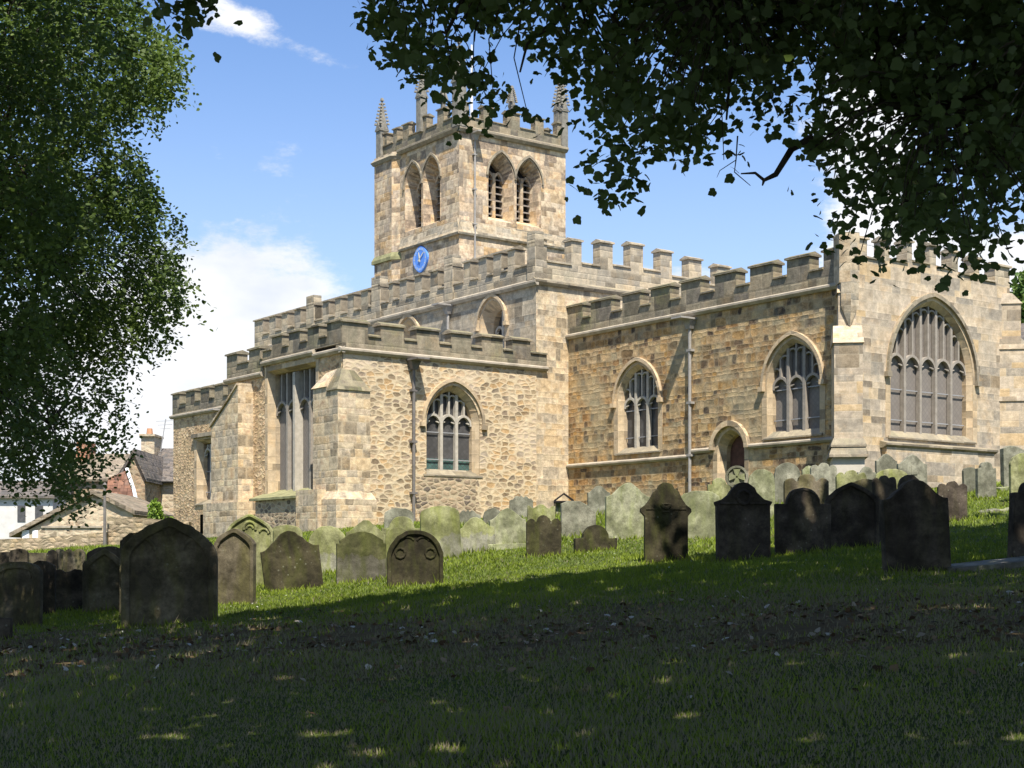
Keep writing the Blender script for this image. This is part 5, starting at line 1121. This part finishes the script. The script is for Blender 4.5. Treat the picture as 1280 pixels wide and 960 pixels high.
q = np.stack([px/60, py/60], 1); cl = vnoise(q, 1.0, 3)
keep = (py < lim - 4) & (rng.uniform(0, 1, NC) < np.clip(.38+.6*cl + np.clip((lim-py-110)/220, -.15, .4) + np.where(px > 1020, .16, 0), .03, 1))
hole = ((px-1085)**2/14**2 + (py-105)**2/60**2 < 1) | ((px-985)**2/22**2+(py-135)**2/45**2 < 1) | ((px-850)**2/45**2+(py-20)**2/16**2 < .6)
keep &= ~(hole & (rng.uniform(0, 1, NC) < .85))
px, py, Dd = px[keep][:4100], py[keep][:4100], Dd[keep][:4100]
CP = W(px, py, Dd)
# a few leading sprays at the tips of the contour
for (ax, ay) in ((742, 235), (760, 244), (782, 243), (795, 238), (735, 215), (752, 222), (545, 90), (556, 110), (490, 60), (578, 132), (600, 148), (585, 145), (1040, 292), (1058, 300), (1075, 318), (1092, 322), (1112, 312), (1195, 330), (1205, 338), (1220, 328), (1150, 322), (478, 10), (480, 30), (512, 74), (1262, 318), (700, 150), (660, 145), (860, 192), (905, 200)):
    CP = np.vstack([CP, W(np.array([float(ax)]), np.array([float(ay)]), np.array([12.+.8*math.sin(ax)]))])
for _ in range(26):
    CP = np.vstack([CP, W(np.array([random.uniform(195, 262)]), np.array([random.uniform(-40, 22)]), np.array([11.]))])
tw = MB(); LPt = LP
for c in CP[:-26]:
    dd = np.linalg.norm(LPt-c, axis=1); j = int(dd.argmin())
    if dd[j] < 1.5 and random.random() < .6:
        pb_ = bez(LPt[j], c, .14, 5, j); tw.tube([tuple(p) for p in pb_], [.014, .011, .008, .006, .004], 3, cap=False)
tw.tube([tuple(W(1016., 172., 12.)), tuple(W(990., 186., 12.)), tuple(W(970., 218., 12.)), tuple(W(955., 225., 12.)), tuple(W(944., 216., 12.)), tuple(W(926., 217., 12.))], [.035, .03, .024, .017, .012, .006], 5)
tw.tube([tuple(W(955., 225., 12.)), tuple(W(953., 232., 12.))], [.014, .006], 5)
tw.tube([tuple(W(922., 170., 12.)), tuple(W(920., 200., 12.)), tuple(W(918., 215., 12.)), tuple(W(938., 232., 12.))], [.008, .006, .005, .003], 4); tw.tube([tuple(W(920., 200., 12.)), tuple(W(900., 213., 12.)), tuple(W(896., 222., 12.))], [.005, .004, .002], 4)
tw.tube([tuple(W(918., -30., 11.8)), tuple(W(916., 60., 11.8)), tuple(W(912., 100., 11.8)), tuple(W(908., 150., 11.9))], [.03, .024, .016, .008], 5)
for a, b in (((1290, 60), (1010, 190)), ((1250, -20), (1190, 200)), ((1300, 160), (1120, 260)), ((720, -30), (650, 90)), ((800, -30), (770, 120)), ((600, -30), (540, 60))):
    A, B = W(float(a[0]), float(a[1]), 12.3), W(float(b[0]), float(b[1]), 11.8); tw.tube([tuple(p) for p in bez(A, B, .03, 7, a[0])], list(np.linspace(.05 if a[0] > 900 else .03, .008, 7)), 5)
tw.build('twigs', M['bark'], syc, norm=False)
nl = rng.integers(7, 17, len(CP)); P = np.repeat(CP, nl, axis=0) + rng.normal(0, 1, (nl.sum(), 3))*np.array([.105, .15, .08])
leaves('foliage', M['leaf_syc'], P, .04+.055*rng.uniform(0, 1, len(P)), SYC, syc, up=.55, hang=.6)
# the upper crown, above and behind the camera: it throws the shade on the grass
def Bnd(x): return np.interp(x, [-16, -8, -3, 0, 3, 6, 8, 11, 16], [24.5, 24.0, 24.9, 26.4, 29.6, 31, 33.5, 34.5, 36])
NU = 76000
lx = rng.uniform(-12, 17, NU); ly = rng.uniform(-6, 36, NU)
hh = np.where(ly > 20, rng.uniform(9, 14, NU), rng.uniform(7.5, 13, NU)) 
ux, uy = lx+SH[0]*hh, ly+SH[1]*hh; uz = zg(lx, ly)+hh
pxx = np.where(uy > .5, 640+FPX*ux/np.maximum(uy, .5), 9e3); pyy = np.where(uy > .5, 700-FPX*(uz-EYE)/np.maximum(uy, .5), -9e3)
inframe = (pxx > -120) & (pxx < 1400) & (pyy > -45) & (uy > 0)
clump = vnoise(np.stack([lx, ly], 1), .9, 5)
dap = vnoise(np.stack([lx, ly], 1), 1.9, 9)
edge = Bnd(lx) + clump*.9 + rng.normal(0, .55, NU)
ok = (~inframe) & (ly < edge) & ((lx > -5.5+.8*clump) | (ly < 14) | (rng.uniform(0, 1, NU) < .75)) & ~((lx > -5.3) & (lx < -3.0) & (ly > 23.8+.3*clump)) & (dap + .35*clump > np.where(ly < 16, -1.6, -1.15)) & (rng.uniform(0, 1, NU) < np.where(ly > 3, .72, .22))
U = np.stack([ux, uy, uz], 1)[ok]
tr_ = rng.uniform(0, 1, len(U)); 
leaves('upper_foliage', M['leaf_syc'], U, rng.uniform(.30, .48, len(U)), SYC, syc, up=.7, hang=.3)

# lime at the left
lime = empty('lime_tree', (-11.5, 22, zgf(-11.5, 22)), 0, label='large lime tree with drooping leafy branches filling the left edge', cat='tree')
mb = MB(); b0 = zgf(-11.5, 22)
mb.tube([(-11.5, 22, b0-.3), (-11.4, 22, b0+2.5), (-11.2, 22, b0+6), (-11.3, 22, b0+10), (-11.2, 22, b0+14)], [.55, .42, .34, .24, .1], 12)
LL = []
for k in range(34):
    z0 = b0+4.6+k*.25; a = k*2.4; L = 4.8*(1-.3*k/34); e = np.array([-11.3+L*math.cos(a)*.95, 22+L*math.sin(a)*.9, z0-1.2+.6*math.sin(k)])
    pts = bez((-11.3, 22, z0), e, .16, 7, 50+k); mb.tube([tuple(p) for p in pts], list(np.linspace(.10, .02, 7)), 6); LL.append(pts[1:])
mb.build('trunk', M['bark'], lime, smooth=True, norm=False)
ry = [-200, 0, 25, 60, 100, 125, 150, 170, 200, 240, 265, 290, 320, 345, 370, 400, 420, 445, 470, 500, 520, 545, 570, 600, 640, 660]
rx = [190, 190, 195, 215, 232, 225, 165, 170, 200, 222, 215, 225, 205, 235, 250, 250, 225, 185, 165, 185, 180, 160, 140, 110, 85, 40]
NS = 21000
px = rng.uniform(-330, 262, NS); py = rng.uniform(-280, 650, NS); Dd = np.where(rng.uniform(0, 1, NS) < .75, rng.uniform(17.5, 25, NS), rng.uniform(24, 34, NS)); Dd = np.where(px > 105+40*np.sin(py/37.), rng.uniform(22.4, 26.5, NS), Dd)
cl = vnoise(np.stack([px/55, py/42], 1), 1.0, 21)
limx = np.interp(py, ry, rx) + 24*vnoise(np.stack([py/26, Dd*.7], 1), 1., 4) - 16
bot = np.interp(px, [-300, 0, 60, 100, 140, 180], [590, 592, 598, 622, 618, 545]) + 14*cl
bough = np.sin((py + .55*px)/19. + 1.6*vnoise(np.stack([px/90, py/90], 1), 1., 61) + Dd*.9); pr = np.clip(.6+.3*cl+.5*bough, .03, 1); pr = np.where((px > 45) & (px < 150) & (py > 455) & (py < 600), pr*.6, pr); pr = np.where((px < 60) & (py > 560), pr*.55, pr)
pr = np.where(py < -20, pr*.5, pr)
keep = (px < limx) & (py < bot) & (rng.uniform(0, 1, NS) < pr) & ~((Dd > 27) & (px > 105)); px, py, Dd = px[keep], py[keep], Dd[keep]
CP = W(px, py, Dd)
pts_ = []; tn_ = []
for i, c in enumerate(CP):
    n = 20 + int(9*random.random()); L = random.uniform(.35, .9); ax = Vector((random.uniform(-.1, .9), random.uniform(-.6, .4), -.5)).normalized()
    t = rng.uniform(-.5, .5, n)[:, None]; sag = np.array([0, 0, -.25])*(t+.5)**2*L
    pts_.append(c + np.array(ax)*t*L + sag + rng.normal(0, .05, (n, 3)))
P = np.vstack(pts_); tone = np.clip(.45+.3*vnoise(P, .8, 8)+rng.normal(0, .18, len(P)), 0, 1)
leaves('foliage', M['leaf_lime'], P, rng.uniform(.045, .088, len(P)), OVA, lime, up=.6, hang=.7, tone=tone)
tw = MB(); LA = np.concatenate(LL)
for c in CP[::5]:
    dd = np.linalg.norm(LA-c, axis=1); j = int(dd.argmin())
    if dd[j] < 3.5: tw.tube([tuple(LA[j]), tuple((LA[j]+c)/2+np.array([0, 0, .15*dd[j]])), tuple(c)], [.016, .01, .004], 3, cap=False)
tw.build('twigs', M['bark'], lime, norm=False)

# tree beyond the east wall, bush by the aisle, ivy on a stone
def crown(root, center, rad, n, size, mat, tmpl=HEX, seed=0, lumps=14):
    r = np.random.default_rng(seed); c = np.array(center); rad = np.array(rad); P = []
    L = r.normal(0, 1, (lumps, 3)); L /= np.linalg.norm(L, axis=1)[:, None]; L *= r.uniform(.45, .85, (lumps, 1))
    for l in L:
        m_ = n//lumps; d = r.normal(0, 1, (m_, 3)); d /= np.linalg.norm(d, axis=1)[:, None]; P.append(c + (l + d*r.uniform(.2, .42)*r.uniform(.6, 1.08, (m_, 1)))*rad)
    P = np.vstack(P); return leaves('crown', mat, P, r.uniform(size*.7, size*1.3, len(P)), tmpl, root, up=.5, hang=.4)
for (x_, y_, cz_, rd, lb, sd) in ((32.5, 92, 15.2, (4.6, 4.6, 4.2), 'bright green tree rising behind the right end of the church', 3), (38, 98, 13, (5, 5, 5), 'broad green tree at the right edge behind the other tree', 6)):
    t_ = empty('distant_tree', (x_, y_, 2), 0, label=lb, cat='tree', group='trees behind the church')
    mb = MB(); mb.tube([(x_, y_, -2), (x_+.2, y_, 6), (x_, y_, cz_)], [.5, .35, .12], 8)
    for k in range(7): mb.tube([(x_, y_, cz_-4+.5*k), (x_+3*math.cos(k*2.3), y_+3*math.sin(k*2.3), cz_-1+.5*k)], [.14, .03], 5)
    mb.build('trunk', M['bark'], t_, norm=False); crown(t_, (x_, y_, cz_), rd, 9000, .32, M['leaf_far'], seed=sd)
D = 66.; X = (200-640)/FPX*D
bs = empty('bush', (X, D, zgf(X, D)), 0, label='yellow-green bush against the west corner of the church', cat='bush')
mb = MB()
for k in range(7): mb.tube([(X, D, zgf(X, D)-.1), (X+.5*math.cos(k*.9), D+.5*math.sin(k*.9), EYE+1.9)], [.04, .015], 4)
mb.build('stem', M['bark'], bs, norm=False)
crown(bs, (X+.15, D, EYE+1.55), (.85, .8, 1.45), 2600, .13, M['leaf_bush'], seed=5)
D = ray_ground(62, 752); X = (60-640)/FPX*D
P = np.stack([rng.normal(X, .07, 120), rng.normal(D-.08, .04, 120), zgf(X, D)+rng.uniform(0.05, .75, 120)], 1)
iv = leaves('ivy_plant', M['leaf_ivy'], P, rng.uniform(.04, .075, 120), OVA, None, up=.2, hang=.5, label='thin ivy climbing the left side of the rough double-humped gravestone', cat='ivy')

# ---------------------------------------------------------------- grass, litter
def grass():
    n = 380000
    D = 6.5 + (47-6.5)*rng.uniform(0, 1, n)**1.35; px = rng.uniform(-60, 1340, n); X = (px-640)/FPX*D
    cl = vnoise(np.stack([X, D], 1), 1.6, 31)
    yy = D-(17.0-.4*X); band = np.exp(-.10*yy*yy)
    cl2 = vnoise(np.stack([X*.8, D*1.5], 1), 2.2, 41); ok = rng.uniform(0, 1, n) > np.clip(band*(.7+.45*cl2)+.12*cl+.12*np.clip(cl2, 0, 1), 0, .96); X, D, cl = X[ok], D[ok], cl[ok]; n = len(X)
    tX, tD = [], []
    for (sx, sy, sw, sr, st) in STONES:
        m_ = int(90*sw/.8); u = rng.uniform(-.5, .5, m_)*(sw+.1); v = rng.choice([-.03, -.03, st+.03], m_) + rng.normal(0, .025, m_)
        tX.append(sx + u*math.cos(R(sr)) - v*math.sin(R(sr))); tD.append(sy + u*math.sin(R(sr)) + v*math.cos(R(sr)))
    tX, tD = np.concatenate(tX), np.concatenate(tD); nt_ = len(tX)
    X = np.concatenate([X, tX]); D = np.concatenate([D, tD]); cl = np.concatenate([cl, np.full(nt_, .9)]); band = np.concatenate([band[ok], np.zeros(nt_)]); n = len(X)
    z = zg(X, D); far = D/14
    h = (.022+.022*rng.uniform(0, 1, n)+.02*np.clip(cl, 0, 1))*(.75+.4*far); tall = rng.uniform(0, 1, n) < .012; h = np.where(tall, h*2.1, h); h[-nt_:] *= rng.uniform(1., 1.9, nt_); pt_ = vnoise(np.stack([X, D], 1), .55, 77); h *= np.clip(1+.35*pt_, .6, 1.6)
    w = (.0028+.0042*far)*(1+rng.uniform(0, .6, n)); az = rng.uniform(0, np.pi, n)
    dx, dy = np.cos(az)*w, np.sin(az)*w*.4; ln = rng.normal(0, .45, (n, 2))*h[:, None]
    v = np.empty((n, 3, 3)); v[:, 0] = np.stack([X-dx, D-dy, z-.01], 1); v[:, 1] = np.stack([X+dx, D+dy, z-.01], 1); v[:, 2] = np.stack([X+ln[:, 0], D+ln[:, 1], z+h], 1)
    me = bpy.data.meshes.new('grass'); me.vertices.add(n*3); me.vertices.foreach_set('co', v.ravel().astype(np.float32))
    me.loops.add(n*3); me.loops.foreach_set('vertex_index', np.arange(n*3, dtype=np.int32)); me.polygons.add(n)
    me.polygons.foreach_set('loop_start', np.arange(0, n*3, 3, dtype=np.int32)); me.polygons.foreach_set('loop_total', np.full(n, 3, dtype=np.int32))
    a = me.attributes.new('tone', 'FLOAT', 'POINT'); t = np.clip(.45+.25*cl+rng.normal(0, .22, n), 0, 1); dry_lift = rng.uniform(0, 1, n) < .04+.22*band+.5*np.clip((24-D)/6, 0, 1); t = np.where(dry_lift, -.0, .15+.85*t); a.data.foreach_set('value', np.repeat(t, 3).astype(np.float32)); me.update(calc_edges=True)  # near blades: dry thin turf, also paler in colour to brighten the tree shade
    gm = leafmat('grass_blade', (0, 0, 0), (1, 1, 1), .25); g = gm.node_tree; atn = [q_ for q_ in g.nodes if q_.type == 'ATTRIBUTE'][0]
    cr = RAMP(g, atn.outputs['Fac'], [(0, (.21, .175, .115)), (.1, (.17, .145, .09)), (.15, (.065, .10, .010)), (1, (.235, .295, .02))])
    pb = [q_ for q_ in g.nodes if q_.type == 'BSDF_PRINCIPLED'][0]; g.links.new(cr, pb.inputs['Base Color'])
    for q_ in g.nodes:
        if q_.type == 'MIX' and q_.outputs[2].is_linked and q_.outputs[2].links[0].to_node.type == 'BSDF_TRANSLUCENT': g.links.new(cr, q_.inputs[6])
    me.materials.append(gm); o = bpy.data.objects.new('grass', me); col.objects.link(o); o['kind'] = 'stuff'; o['label'] = 'short uneven churchyard grass'; o['category'] = 'grass'
grass()
def litter():
    n = 5200; X = rng.uniform(-7, 7, n); D = 17.0-.4*X+rng.normal(0, 2.0, n); cl = vnoise(np.stack([X, D], 1), 2.2, 12); k = cl > rng.uniform(-.9, .5, n); X, D = X[k], D[k]
    P = np.stack([X, D, zg(X, D)+rng.uniform(.005, .03, len(X))], 1)
    m, t, p = newmat('dead_leaf'); at = N(t, 'ShaderNodeAttribute', attribute_name='tone').outputs['Fac']
    t.links.new(RAMP(t, at, [(0, (.05, .032, .018)), (.55, (.16, .10, .055)), (.85, (.28, .2, .13)), (.97, (.5, .48, .44))]), p.inputs['Base Color']); p.inputs['Roughness'].default_value = .9; p.inputs['Specular IOR Level'].default_value = .1
    o = leaves('fallen_leaves', m, P, rng.uniform(.03, .085, len(P)), SYC, None, up=.75, hang=.05, kind='stuff'); o['label'] = 'dead leaves scattered on worn ground under the trees'; o['category'] = 'leaf litter'
litter()
def daisies():
    n = 1400; D = rng.uniform(20, 40, n); px = rng.uniform(0, 1280, n); X = (px-640)/FPX*D; cl = vnoise(np.stack([X, D], 1), 1.3, 17); k = cl > .25; X, D = X[k], D[k]
    P = np.stack([X, D, zg(X, D)+.055], 1); m, t, p = newmat('daisy_petal'); p.inputs['Base Color'].default_value = (.7, .7, .6, 1)
    o = leaves('daisies', m, P, rng.uniform(.018, .034, len(P)), HEX, None, up=.95, hang=0, kind='stuff'); o['label'] = 'tiny white daisies dotted in the grass'; o['category'] = 'flowers'
daisies()
scn.render.engine = 'CYCLES'
